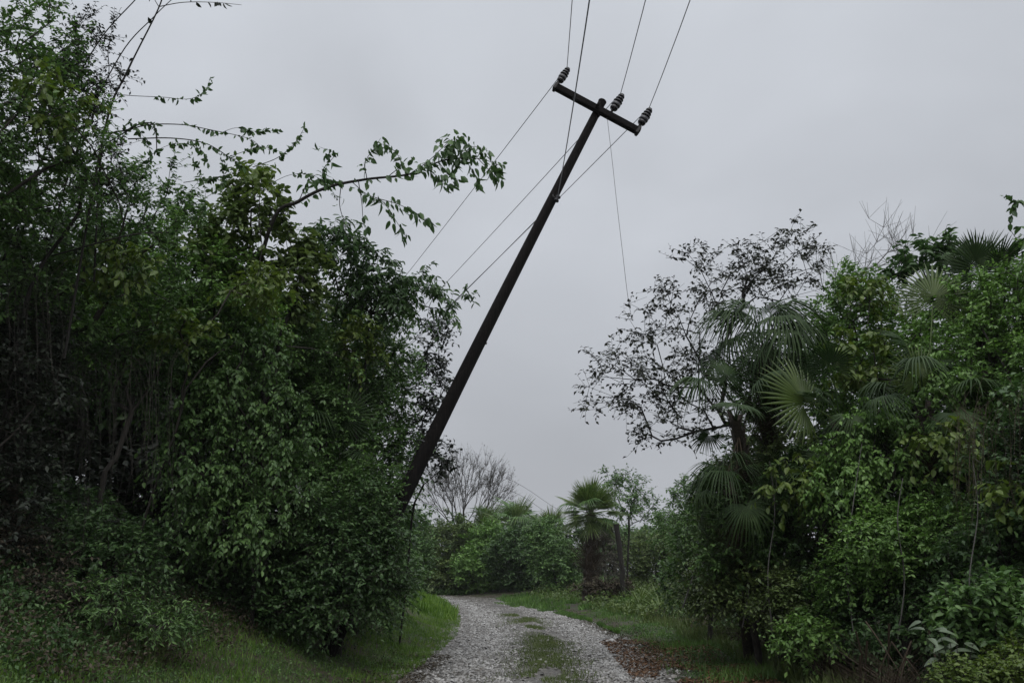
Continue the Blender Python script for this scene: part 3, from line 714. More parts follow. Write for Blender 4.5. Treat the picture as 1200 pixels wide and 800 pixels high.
RIGHT = [
 ('thin_tree', 'wide sparse tree with small dark leaves leaning over the lane from the right', 'tree', (925, 18),
  [(730, 440, 46, 42, 16.6, .8), (700, 470, 20, 18, 16.2, .4), (785, 400, 55, 62, 16.8, 1.0), (840, 325, 55, 45, 17, 1.0), (915, 310, 60, 36, 17.2, 1.0), (775, 495, 36, 34, 16.8, .7), (925, 268, 14, 8, 17.2, .3), (820, 450, 50, 60, 17, .9)],
  dict(ntip=330, leafmat='twigleaf', leaf=.088, twigs=4, nleaf=5, tl=.36, seed=31, barkmat='bark_dark', surf=.3, rmax=.07, r0=.0042, twr=.0038, seg=.4, lsz=.45)),
 ('leafless_shrub', 'leafless grey twigs standing above the green bushes on the right', 'shrub', (1035, 18),
  [(1030, 290, 30, 40, 17.6, .5), (1065, 295, 22, 26, 17.6, .5), (985, 330, 30, 30, 17.6, .5)],
  dict(ntip=54, leafmat='dry', leaf=.05, twigs=4, nleaf=0, tl=.6, seed=32, barkmat='bark_grey', surf=.2, rmax=.022, twr=.0045, r0=.0045, up=.45, spread=.55, droop=.05, wl=.5)),
 ('leafy_tree', 'yellow green leafy tree between the fan palms on the right', 'tree', (1010, 15.6),
  [(1000, 380, 40, 64, 14.8, .7), (1015, 470, 46, 60, 14.6, .7), (1050, 390, 40, 50, 15.0, .7), (1095, 400, 40, 40, 14, .6)],
  dict(ntip=360, leafmat='bright', leaf=.08, twigs=5, nleaf=10, tl=.34, seed=33)),
 ('leafy_tree', 'dense rounded green tree at the right edge of the view', 'tree', (1190, 12),
  [(1150, 430, 62, 66, 12.2, .9), (1195, 370, 55, 60, 12, .9), (1240, 460, 80, 120, 11.6, 1.2), (1160, 345, 50, 34, 12.0, .5), (1190, 315, 30, 26, 12, .4)],
  dict(ntip=440, leafmat='bright', leaf=.066, twigs=6, nleaf=11, tl=.30, seed=34)),
 ('leafy_shrub', 'broad green bush below the fan palms on the right', 'shrub', (1070, 13),
  [(1070, 560, 62, 56, 12.8, .8), (1020, 600, 50, 45, 12.6, .7), (1120, 540, 50, 50, 12.6, .8)],
  dict(ntip=340, leafmat='mid', leaf=.075, twigs=6, nleaf=10, tl=.32, seed=35)),
 ('leafy_shrub', 'fresh green bush with fine leaves in the centre of the right thicket', 'shrub', (1060, 11.6),
  [(1040, 640, 50, 38, 11.6, .6), (1095, 625, 50, 45, 11.6, .6), (1005, 660, 36, 35, 12, .5)],
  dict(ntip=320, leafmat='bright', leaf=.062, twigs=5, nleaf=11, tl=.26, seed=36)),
 ('leafy_shrub', 'dark bush hung with dry brown stems at the right edge', 'shrub', (1190, 10),
  [(1170, 580, 45, 65, 10.2, .5), (1200, 640, 45, 60, 9.8, .5), (1240, 560, 50, 120, 9.6, .7), (1150, 660, 40, 40, 10.4, .5)],
  dict(ntip=340, leafmat='deep', leaf=.078, twigs=5, nleaf=9, tl=.28, seed=37)),
 ('leafy_shrub', 'dull green bush under the drooping palm skirts', 'shrub', (905, 14.2),
  [(900, 600, 50, 46, 13.9, .6), (955, 570, 36, 40, 13.8, .6), (865, 640, 46, 45, 14.2, .6), (840, 580, 20, 40, 14.8, .5)],
  dict(ntip=360, leafmat='mid', leaf=.078, twigs=5, nleaf=10, tl=.32, seed=38)),
 ('leafy_shrub', 'slender olive bush at the near end of the far clearing', 'shrub', (825, 20),
  [(820, 640, 30, 50, 20, .8), (850, 600, 30, 50, 19, .8), (800, 680, 26, 22, 21, .7)],
  dict(ntip=260, leafmat='mid', leaf=.095, twigs=5, nleaf=9, tl=.38, seed=39)),
 ('leafy_shrub', 'brown tangled brush along the right verge', 'shrub', (880, 14.6),
  [(880, 690, 50, 34, 14.2, .5), (835, 695, 36, 26, 16.5, .5), (930, 705, 45, 36, 13.2, .5)],
  dict(ntip=300, leafmat='olive', leaf=.066, twigs=6, nleaf=8, tl=.32, seed=40, barkmat='bark')),
 ('leafy_shrub', 'tall loose green bush leaning out over the right verge', 'shrub', (900, 17),
  [(860, 600, 40, 50, 15.6, .7), (900, 540, 50, 50, 15.2, .7), (860, 670, 46, 36, 15.6, .6), (930, 640, 50, 50, 14.6, .6)],
  dict(ntip=340, leafmat='olive', leaf=.085, twigs=5, nleaf=9, tl=.4, seed=49)),
 ('climbing_vine', 'large leaved yellow green creeper scattered over the right thicket', 'vine', (1060, 14),
  [(1010, 420, 30, 40, 13.6, .3), (1110, 520, 36, 24, 11.2, .3), (930, 560, 30, 26, 12.8, .3), (1185, 560, 16, 40, 9.4, .2), (1010, 340, 20, 20, 14, .3)],
  dict(ntip=90, leafmat='lime', leaf=.10, twigs=4, nleaf=6, tl=.3, seed=51, tmpl='ov', lsz=.5, rmax=.02, droop=.6, r0=.003)),
 ('climbing_vine', 'drape of climbing vine over the bushes beside the slender palm', 'vine', (1090, 13),
  [(1110, 470, 50, 60, 12.0, .4), (1040, 520, 50, 50, 12.2, .4), (990, 560, 40, 40, 12.4, .4)],
  dict(ntip=260, leafmat='bright', leaf=.075, twigs=5, nleaf=9, tl=.28, seed=50, droop=.7, surf=.7)),
 ('leafy_shrub', 'small bright green weed clump beside the grass strip on the right', 'shrub', (940, 12.6),
  [(945, 745, 38, 22, 12.4, .4), (965, 710, 30, 20, 12.8, .4)],
  dict(ntip=110, leafmat='bright', leaf=.07, twigs=5, nleaf=9, tl=.22, seed=41)),
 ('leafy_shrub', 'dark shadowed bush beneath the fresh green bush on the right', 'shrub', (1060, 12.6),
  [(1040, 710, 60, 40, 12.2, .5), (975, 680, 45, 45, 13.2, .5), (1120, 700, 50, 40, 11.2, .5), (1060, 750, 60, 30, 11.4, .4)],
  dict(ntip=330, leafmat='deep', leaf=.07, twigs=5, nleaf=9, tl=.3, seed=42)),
 ('leafy_shrub', 'yellow green shrub in the bottom right corner', 'shrub', (1160, 8.6),
  [(1150, 795, 46, 20, 8.6, .4), (1200, 780, 40, 24, 8.6, .4)],
  dict(ntip=120, leafmat='lime', leaf=.05, twigs=5, nleaf=9, tl=.18, seed=43)),
 ('leafy_shrub', 'glossy broad leaved bush above the bottom right corner', 'shrub', (1180, 9.2),
  [(1175, 715, 45, 35, 9.2, .45), (1130, 730, 30, 25, 9.6, .4)],
  dict(ntip=150, leafmat='mid', leaf=.08, twigs=5, nleaf=8, tl=.22, seed=44)),
 ('leafy_tree', 'broad leaved tree sending a leafy twig in at the right edge above the palms', 'tree', (1290, 12),
  [(1205, 232, 12, 12, 12, .25), (1203, 275, 14, 14, 12, .3), (1290, 280, 60, 70, 12, .8)],
  dict(ntip=80, leafmat='deep', leaf=.13, twigs=4, nleaf=7, tl=.3, seed=45, droop=.5)),
 ('leafy_tree', 'young upright tree with stacked dark leaves beside the palm fans', 'tree', (1105, 14.6),
  [(1075, 300, 16, 20, 14.6, .3), (1110, 295, 8, 20, 14.6, .2), (1058, 320, 12, 12, 14.6, .3), (1110, 350, 24, 30, 14.6, .4)],
  dict(ntip=60, leafmat='deep', leaf=.12, twigs=4, nleaf=8, tl=.26, seed=46, up=.5, barkmat='bark_dark', rmax=.03)),
 ('leafy_tree', 'shadowy backing tree filling the gaps behind the palms', 'tree', (1010, 18.5),
  [(930, 490, 60, 110, 18.6, 1.0), (1040, 500, 100, 120, 18, 1.0), (1180, 520, 110, 160, 16, 1.0), (890, 580, 40, 80, 18.5, .8), (990, 410, 60, 50, 18.6, .8)],
  dict(ntip=420, leafmat='deep', leaf=.15, twigs=6, nleaf=10, tl=.5, seed=47, tmpl='di')),
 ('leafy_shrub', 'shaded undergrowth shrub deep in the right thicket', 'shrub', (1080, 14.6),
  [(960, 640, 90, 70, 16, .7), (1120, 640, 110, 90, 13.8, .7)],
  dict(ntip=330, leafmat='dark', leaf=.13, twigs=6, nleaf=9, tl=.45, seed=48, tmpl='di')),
]
HG = 'bushes closing off the far end of the lane'
def far(label, px, D, blobs, n, mat, leaf, seed, name='leafy_shrub', cat='shrub', **kw):
    d = dict(ntip=n, leafmat=mat, leaf=leaf, twigs=6, nleaf=10, tl=.75, seed=seed, group=HG, tmpl='di', r0=.006, twr=.006, up=.55, spread=.7, lsz=.5, surf=.3); d.update(kw)
    return (name, label, cat, (px, D), blobs, d)
BACK = [
 far('tall bush half hidden behind the left grass mound, first of the far hedge', 478, 60, [(478, 645, 30, 40, 60, 1.8), (455, 630, 26, 30, 60, 1.4)], 260, 'mid', .2, 61),
 far('yellowish bush with upright leaf tips at the end of the lane', 528, 67, [(525, 640, 32, 34, 67, 1.8), (515, 675, 36, 22, 66, 1.5)], 300, 'olive', .22, 62),
 far('bright green low bush where the gravel disappears', 560, 64, [(562, 664, 30, 26, 64, 1.6), (575, 640, 26, 26, 65, 1.4)], 260, 'bright', .2, 63),
 far('dark bush beneath the far palm fans', 615, 62, [(606, 655, 30, 38, 62, 1.6), (632, 655, 26, 36, 61, 1.4)], 330, 'deep', .2, 64),
 far('mid green bush beside the shaggy little palm', 652, 54, [(655, 660, 22, 32, 54, 1.3), (640, 640, 22, 30, 56, 1.2)], 220, 'mid', .18, 65),
 ('thin_tree', 'airy nearly bare tree with fanned stems above the far hedge', 'tree', (540, 78),
  [(548, 562, 44, 28, 78, 2.6), (585, 575, 24, 20, 78, 2), (515, 572, 22, 24, 78, 2)],
  dict(ntip=330, leafmat='greydry', leaf=.13, twigs=5, nleaf=2, tl=1.1, seed=66, barkmat='bark', surf=.3, r0=.010, twr=.008, up=.8, spread=.45, rmax=.075, droop=.02, seg=1.0, wl=.86)),
 ('leafy_tree', 'small open crowned tree behind the broken trunk', 'tree', (735, 46),
  [(735, 580, 26, 24, 46, 1.2), (760, 598, 22, 16, 46, 1.0), (720, 560, 18, 10, 46, .8)],
  dict(ntip=100, leafmat='mid', leaf=.16, twigs=4, nleaf=7, tl=.6, seed=67, barkmat='bark_dark', surf=.3, r0=.006, twr=.006, tmpl='di')),
 ('dry_bush', 'grey brown tangle of dead stems between palm and broken trunk', 'shrub', (708, 47),
  [(706, 645, 20, 40, 47, .9)], dict(ntip=130, surf=.15, leafmat='greydry', leaf=.12, twigs=6, nleaf=7, tl=.7, seed=68, barkmat='bark_grey', twr=.006, droop=.7, tmpl='di')),
 ('dry_bush', 'hazy grey green scrub in the clearing right of the broken trunk', 'shrub', (765, 52),
  [(760, 655, 36, 26, 52, 1.4), (795, 640, 26, 30, 50, 1.2)], dict(ntip=300, leafmat='olive', leaf=.16, twigs=6, nleaf=8, tl=.7, seed=69, barkmat='bark_grey', twr=.006, tmpl='di')),
 far('distant tree showing low between the clearing trees', 760, 95, [(735, 640, 50, 18, 95, 3), (810, 632, 50, 24, 95, 3)], 330, 'mid', .4, 70, 'leafy_tree', 'tree', tl=1.4, group=None),
 ('leafy_shrub', 'low dark bush at the foot of the shaggy palm', 'shrub', (690, 41),
  [(700, 690, 26, 10, 41, .6), (722, 688, 18, 9, 41, .6)], dict(ntip=80, leafmat='dry', leaf=.12, twigs=5, nleaf=8, tl=.4, seed=71, tmpl='di')),
 ('leafy_shrub', 'small leafed bush at the far right side of the clearing', 'shrub', (800, 34),
  [(805, 600, 18, 40, 33, .9), (780, 620, 14, 20, 36, .8)], dict(ntip=130, leafmat='mid', leaf=.13, twigs=4, nleaf=7, tl=.45, seed=72, surf=.3)),
 far('far tree beyond the lane bend seen above the left mound', 440, 76, [(420, 620, 50, 45, 76, 2.2), (470, 635, 40, 40, 76, 2)], 330, 'mid', .3, 73, 'leafy_tree', 'tree', tl=1.0, group=None),
 far('dense background bush filling the far hedge behind the palmettos', 590, 74, [(545, 650, 45, 42, 76, 1.6), (610, 645, 50, 40, 74, 1.6), (665, 655, 45, 36, 70, 1.6)], 560, 'deep', .3, 74, tl=.9, tmpl='di'),
]
FARTHER = {3: 1.15, 4: 1.15, 5: 1.25, 6: 1.3, 7: 1.14, 8: 1.22, 10: 1.1, 11: 1.25, 12: 1.25, 13: 1.38, 14: 1.34, 16: 1.2, 17: 1.25}   # metres back from the lane edge
for n_, l_, c_, b_, bl_, kw in LEFT + RIGHT + BACK:
    f_ = FARTHER.get(kw['seed'], 1)
    b_ = (b_[0], b_[1] * f_); bl_ = [(q[0], q[1], q[2], q[3], q[4] * f_, q[5]) for q in bl_]
    kw['leaf'] *= f_ ** .6; kw['tl'] *= f_ ** .7
    if 'tmpl' not in kw and kw['seed'] not in (4, 6, 45, 46, 44): kw['tmpl'] = 'di'
    plant(n_, l_, c_, b_, bl_, **kw)

# ------------------------------------------------------------------ leaf meshes used as single parts
def leaf_mesh(name, L, wd, mat, fold=.25, bend=.3):
    ys_ = [0, .12, .35, .6, .82, 1]
    ws = [.06, .7, 1, .8, .42, 0]
    V, F4, F3 = [], [], []
    for yy, w in zip(ys_, ws):
        z = -bend * yy * yy * L
        V += [(-w * wd / 2, yy * L, z + fold * w * wd / 2), (0, yy * L, z), (w * wd / 2, yy * L, z + fold * w * wd / 2)]
    for i in range(5):
        a = i * 3
        F4 += [(a, a + 1, a + 4, a + 3), (a + 1, a + 2, a + 5, a + 4)]
    me = mesh_np(name, V, F4, None, smooth=True); me.materials.append(mat)
    return me
def pose(o, pos, axis, nrm):
    a = Vector(axis).normalized(); s = a.cross(Vector(nrm)).normalized(); z = s.cross(a)
    m_ = Matrix((s, a, z)).transposed().to_4x4(); m_.translation = Vector(pos)
    o.matrix_local = m_

# ---- the long branch reaching over the lane
def overhanging_branch():
    D0 = 13.2
    B = W(330, 245, D0)
    gx0 = (250 - 600) / FPX * 13.9 * .965
    root = empty('overhanging_branch_tree', (gx0, 13.9, float(ground(gx0, 13.9))),
                 'tree reaching a long leafy branch out from the left thicket towards the pole', 'tree')
    o0 = np.array(root.location)
    w = lambda px, py, dd=0: W(px, py, D0 + dd) - o0
    main = curve_pts([np.array([0, 0, -.1]), w(262, 560, .9), w(285, 400, .8), w(318, 262, .1), w(350, 236), w(385, 219), w(430, 210, .1), w(480, 204, .1), w(520, 188, .15), w(560, 186, .2), w(592, 196, .25)], 7)
    outer = main[49:]
    lines = [(main, .05, .004), (outer, 0, 0)]
    sides = [
        [w(480, 204, .1), w(503, 188), w(528, 165), w(545, 160)],
        [w(385, 219), w(378, 200), w(392, 181), w(374, 172)],
        [w(430, 210, .1), w(428, 190, -.1), w(440, 172, -.2), w(446, 162, -.3)],
        [w(455, 207, .1), w(470, 192, 0), w(460, 175, -.1), w(440, 166, -.2)],
        [w(412, 213, .1), w(430, 228, .1), w(448, 236, .2), w(466, 262, .2), w(476, 278, .2)],
        [w(440, 232, .15), w(468, 240, .1), w(490, 252, .1), w(508, 262, .1)],
        [w(500, 195, .1), w(515, 210, .1), w(530, 220, .1)],
        [w(540, 187, .1), w(553, 172, .1), w(575, 178, .1)],
        [w(520, 189, .1), w(534, 172, .2), w(522, 160, .2)],
        [w(400, 215), w(398, 240), w(404, 262), w(408, 280), w(428, 292)],
        [w(350, 236), w(360, 215), w(372, 205), w(395, 215)],
        [w(560, 186, .2), w(578, 205, .2), w(584, 214, .2)],
        [w(545, 186, .2), w(556, 205, .2), w(562, 218, .2)], [w(515, 191, .1), w(524, 204, .1), w(540, 212, .1)],
        [w(420, 212), w(424, 238), w(426, 262), w(431, 272)],
    ]
    for s in sides: lines.append((curve_pts(s, 5), .009, .003))
    polytube('branch', lines[:1], M['bark_dark'], root)
    for l_ in lines[2:]: polytube('side_branch', [l_], M['bark_dark'], root)
    rg = np.random.default_rng(5)
    mes = [leaf_mesh('leaf', .165, .068, M['deep'], .35, b) for b in (.2, .45, .75)]
    cnt = 0
    small = []
    def hang(pts, n, s0=.15, size=1.0):
        nonlocal cnt
        n = int(n * 1.55)
        for k in range(n):
            f = s0 + (1 - s0) * (k + rg.random() * .8) / n
            x_ = f * (len(pts) - 1); i = min(int(x_), len(pts) - 2)
            p = pts[i] + (pts[i + 1] - pts[i]) * (x_ - i)
            tng = norm(pts[i + 1] - pts[i])
            ax = norm(tng * .55 + rg.normal(0, .5, 3) + np.array([0, 0, -.95]))
            if cnt >= 296 or rg.random() < .3:
                small.append((p + rg.normal(0, .05, 3), ax)); continue
            lf = link('leaf', mes[rg.integers(3)], None, root)
            pose(lf, p + rg.normal(0, .035, 3), ax, rg.normal(0, 1, 3) + np.array([0, -.5, .6]))
            sc_ = size * (.6 + .6 * rg.random()); lf.scale = (sc_, sc_, sc_)
            cnt += 1
    dens = [24, 18, 18, 18, 24, 22, 22, 18, 18, 6, 16, 12, 12, 12, 5]
    for (pts, _, _), n in zip(lines[2:], dens): hang(pts, n)
    hang(outer, 40, .0)
    # short side sprays around the outer branch
    for k in range(8):
        c = outer[int(rg.integers(2, len(outer)))]
        q = c + rg.normal(0, .17, 3)
        hang(curve_pts([c, (c + q) / 2 + rg.normal(0, .03, 3), q], 3), 6, .2)
    hang(main[28:50], 14, .0, .9)
    sp_ = np.array([q[0] for q in small]); sa_ = np.array([q[1] for q in small])
    fo = scatter('foliage', sp_, sa_, rg.normal(0, 1, sa_.shape) + [0, -.4, .5], .15 * (.6 + .6 * rg.random(len(sp_))), OVATE, F_OV, None, M['deep'], root)
    fo['kind'] = 'stuff'
overhanging_branch()

# ---- bare canes and arching stems at the top left
def canes(name, label, cat, base, lines, mat, leaf=None, nl=0, lsize=.06, seed=0):
    bx, by = (base[0] - 600) / FPX * base[1] * .965, base[1]
    root = empty(name, (bx, by, float(ground(bx, by))), label, cat)
    o0 = np.array(root.location)
    L_ = []
    for pts, r0_, r1_ in lines:
        L_.append((curve_pts([W(*q) - o0 for q in pts], 7), r0_, r1_))
    for l_ in L_: polytube('stem', [l_], M[mat], root)
    if leaf:
        rg = np.random.default_rng(seed); P, A, N_ = [], [], []
        for (pts, _, r1_), ln in zip(L_, lines):
            m_ = nl if len(ln) < 4 or ln[3] is None else ln[3]
        for pts, _, _ in L_:
            for k in range(nl):
                f = .35 + .65 * rg.random(); x_ = f * (len(pts) - 1); i = min(int(x_), len(pts) - 2)
                tg = norm(pts[i + 1] - pts[i])
                P.append(pts[i] + (pts[i + 1] - pts[i]) * (x_ - i)); A.append(tg * .4 + rg.normal(0, .6, 3) + [0, 0, -.5]); N_.append(rg.normal(0, 1, 3))
        c = scatter('foliage', np.array(P), np.array(A), np.array(N_), lsize * (.6 + .8 * rg.random(len(P))), OVATE, F_OV, None, M[leaf], root)
        c['kind'] = 'stuff'
    return root
canes('bare_stem', 'long straight bare cane leaning above the top left tree', 'cane', (60, 9.4),
      [([(75, 420, 9.6), (122, 155, 9.6), (150, 82, 9.6), (188, 4, 9.6), (192, -30, 9.6)], .016, .009),
       ([(186, 8, 9.6), (215, 3, 9.6), (250, 3, 9.6), (283, 6, 9.6)], .007, .003),
       ([(186, 8, 9.6), (178, -6, 9.6), (172, -20, 9.6)], .006, .003)], 'bark_dark', 'dark', 12, .075, 3)
canes('bare_stem', 'pair of slanting bare canes behind the top left tree', 'cane', (-60, 10.4),
      [([(-40, 420, 10.4), (60, 160, 10.4), (112, 54, 10.4), (160, -2, 10.4), (176, -24, 10.4)], .014, .007),
       ([(20, 420, 10.6), (90, 175, 10.6), (140, 66, 10.6), (180, 20, 10.6), (205, -4, 10.6)], .014, .006)], 'bark_dark')
canes('arching_stem', 'arching stems with sparse leaves curving over the left thicket towards the branch', 'vine', (120, 10),
      [([(110, 330, 10), (120, 175, 10), (150, 152, 10), (172, 144, 10), (182, 152, 10), (184, 182, 10)], .014, .007),
       ([(90, 195, 10), (130, 165, 10), (165, 148, 10), (210, 146, 10), (245, 152, 10), (290, 162, 10), (305, 172, 10)], .012, .003),
       ([(150, 163, 10), (200, 162, 10), (240, 168, 10), (268, 184, 10), (285, 196, 10)], .010, .005),
       ([(112, 108, 10), (150, 112, 10), (190, 114, 10), (222, 116, 10), (240, 106, 10), (247, 90, 10)], .006, .002),
       ([(215, 214, 10.4), (240, 210, 10.4), (268, 205, 10.4)], .006, .004),
       ([(60, 300, 9.6), (150, 276, 9.6), (200, 272, 9.6), (216, 266, 9.6)], .012, .007),
       ([(296, 196, 11), (325, 185, 11), (345, 168, 11), (358, 148, 11)], .007, .003),
       ([(268, 184, 10), (285, 178, 10), (305, 172, 10), (330, 178, 10)], .005, .002),
       ([(205, 272, 10), (228, 262, 10), (240, 240, 10), (238, 212, 10), (226, 190, 10)], .004, .002),
       ([(160, 200, 10), (185, 176, 10), (212, 168, 10), (236, 176, 10), (246, 196, 10)], .004, .002),
       ([(250, 160, 10), (276, 150, 10), (300, 154, 10), (328, 152, 10)], .004, .0015),
       ([(140, 230, 10), (168, 205, 10), (176, 182, 10), (168, 160, 10), (150, 140, 10)], .005, .002),
       ([(225, 240, 10), (252, 224, 10), (262, 204, 10), (258, 180, 10)], .004, .0015),
       ([(300, 225, 11.5), (340, 205, 11.5), (372, 208, 11.5), (396, 232, 11.5)], .005, .002)], 'bark_dark', 'deep', 40, .075, 4)

# ---- hanging dead vines in the hollow on the left
def hanging_vines(label, x0, x1, y0, y1, D, n, mat, seed):
    rg = np.random.default_rng(seed)
    c = W((x0 + x1) / 2, y0, D)
    lines = []
    o0 = c
    for k in range(n):
        px = x0 + (x1 - x0) * rg.random(); py = y0 + rg.normal(0, 18); L = (y1 - y0) * (.4 + .6 * rg.random())
        d = D + rg.normal(0, .25)
        pts = [W(px + rg.normal(0, 14), py - 25, d), W(px, py, d), W(px + rg.normal(0, 4), py + L * .5, d), W(px + rg.normal(0, 7), py + L, d)]
        lines.append((curve_pts([q - o0 for q in pts], 3), .003, .0018))
    o = polytube('hanging_vines', lines, mat)
    o.location = o0
    return setp(o, label, 'hanging vines', None, 'stuff')
hanging_vines('thin dead vines hanging like threads over the dark hollow', 60, 205, 440, 620, 10.6, 60, M['bark'], 1)
hanging_vines('dry brown stems trailing down the right edge bushes', 1120, 1200, 500, 640, 9.7, 50, M['dry'], 2)
hanging_vines('dead strands trailing over the left edge shrub', -30, 70, 330, 520, 9.2, 20, M['bark'], 3)

# ------------------------------------------------------------------ palms
def fan_mesh(seed, Rb=.75, petiole=.9, nseg=34, spread=125, droop=.35, tilt=.5, mat=None, ragged=.12, narrow=1.0):
    """costapalmate frond along +Y: petiole then a pleated fan"""
    rg = random.Random(seed)
    V, F4, F3 = [], [], []
    # petiole (square section)
    npet = 6
    for i in range(npet + 1):
        f = i / npet; w = .018 * (1 - .45 * f); z = -.06 * petiole * f * f
        for sx, sz in ((-1, 0), (0, 1), (1, 0), (0, -1)):
            V.append((sx * w, f * petiole, z + sz * w * .7))
    for i in range(npet):
        for k in range(4):
            a = i * 4 + k; b_ = i * 4 + (k + 1) % 4
            F4.append((a, b_, b_ + 4, a + 4))
    ct, st = math.cos(tilt), math.sin(tilt)
    zc = -.06 * petiole
    def put(x, y, z):
        V.append((x, petiole + y * ct + z * st, zc - y * st + z * ct)); return len(V) - 1
    for s in range(nseg):
        th = math.radians(-spread + 2 * spread * (s + .5) / nseg)
        dth = math.radians(2 * spread / nseg) * .5
        L = Rb * (1 - .28 * (abs(th) / math.radians(spread)) ** 2) * (1 - ragged * rg.random())
        wob = rg.uniform(-.05, .05); dr = droop * (1 + rg.uniform(-.4, .8))
        rows = []
        for f, wf in ((.05, 1), (.45, 1), (.66, .75), (.85, .42), (1.0, .03)):
            r_ = L * f
            half = dth * min(r_, L * .52) * wf * narrow
            t2 = th + wob * max(0, f - .4)
            cx, cy = math.sin(t2) * r_, math.cos(t2) * r_ + .12 * Rb * math.cos(th / 2)
            nx, ny = math.cos(t2), -math.sin(t2)
            z = -dr * Rb * max(0, f - .35) ** 2 * 1.6 - .10 * Rb * (abs(th) / 2.2) ** 2
            rows.append((put(cx - nx * half, cy - ny * half, z), put(cx, cy, z + half * .9), put(cx + nx * half, cy + ny * half, z)))
        for (a, b_, c), (d, e, f_) in zip(rows, rows[1:]):
            F4 += [(a, b_, e, d), (b_, c, f_, e)]
    me = mesh_np('frond', V, F4, None)
    if mat: me.materials.append(mat)
    return me
FR = {k: [fan_mesh(i + 10 * j, petiole=p_, droop=d_, tilt=t_, mat=M[mt]) for i, (p_, d_, t_) in enumerate(((1.0, .3, .35), (.85, .6, .6), (1.1, .45, .5), (.95, .9, .8)))]
      for j, (k, mt) in enumerate((('palm', 'palm'), ('palm_bright', 'palm_bright')))}
FR['droopy'] = [fan_mesh(90 + i, Rb=.85, petiole=.75, nseg=30, droop=1.1, tilt=.9, mat=M['palm'], spread=110, ragged=.2, narrow=.8) for i in range(4)]
FR['spiky'] = [fan_mesh(70 + i, Rb=.9, petiole=.35, nseg=20, droop=.06, tilt=.05, mat=M['olive'], spread=62, ragged=.3, narrow=.8) for i in range(4)]
FR['stiff'] = [fan_mesh(80 + i, Rb=.8, petiole=.85, nseg=22, droop=.1, tilt=.15, mat=M['palm'], spread=80, ragged=.2) for i in range(4)]
FR['spiky'] += [fan_mesh(86, Rb=.8, petiole=.6, nseg=20, droop=.5, tilt=.4, mat=M['mid'], spread=80, ragged=.4, narrow=.8)]
FR['dead'] = [fan_mesh(50 + i, Rb=.7, petiole=.8, droop=1.8, tilt=1.2, mat=M['palm_dead'], spread=75, narrow=.6, ragged=.35) for i in range(3)]

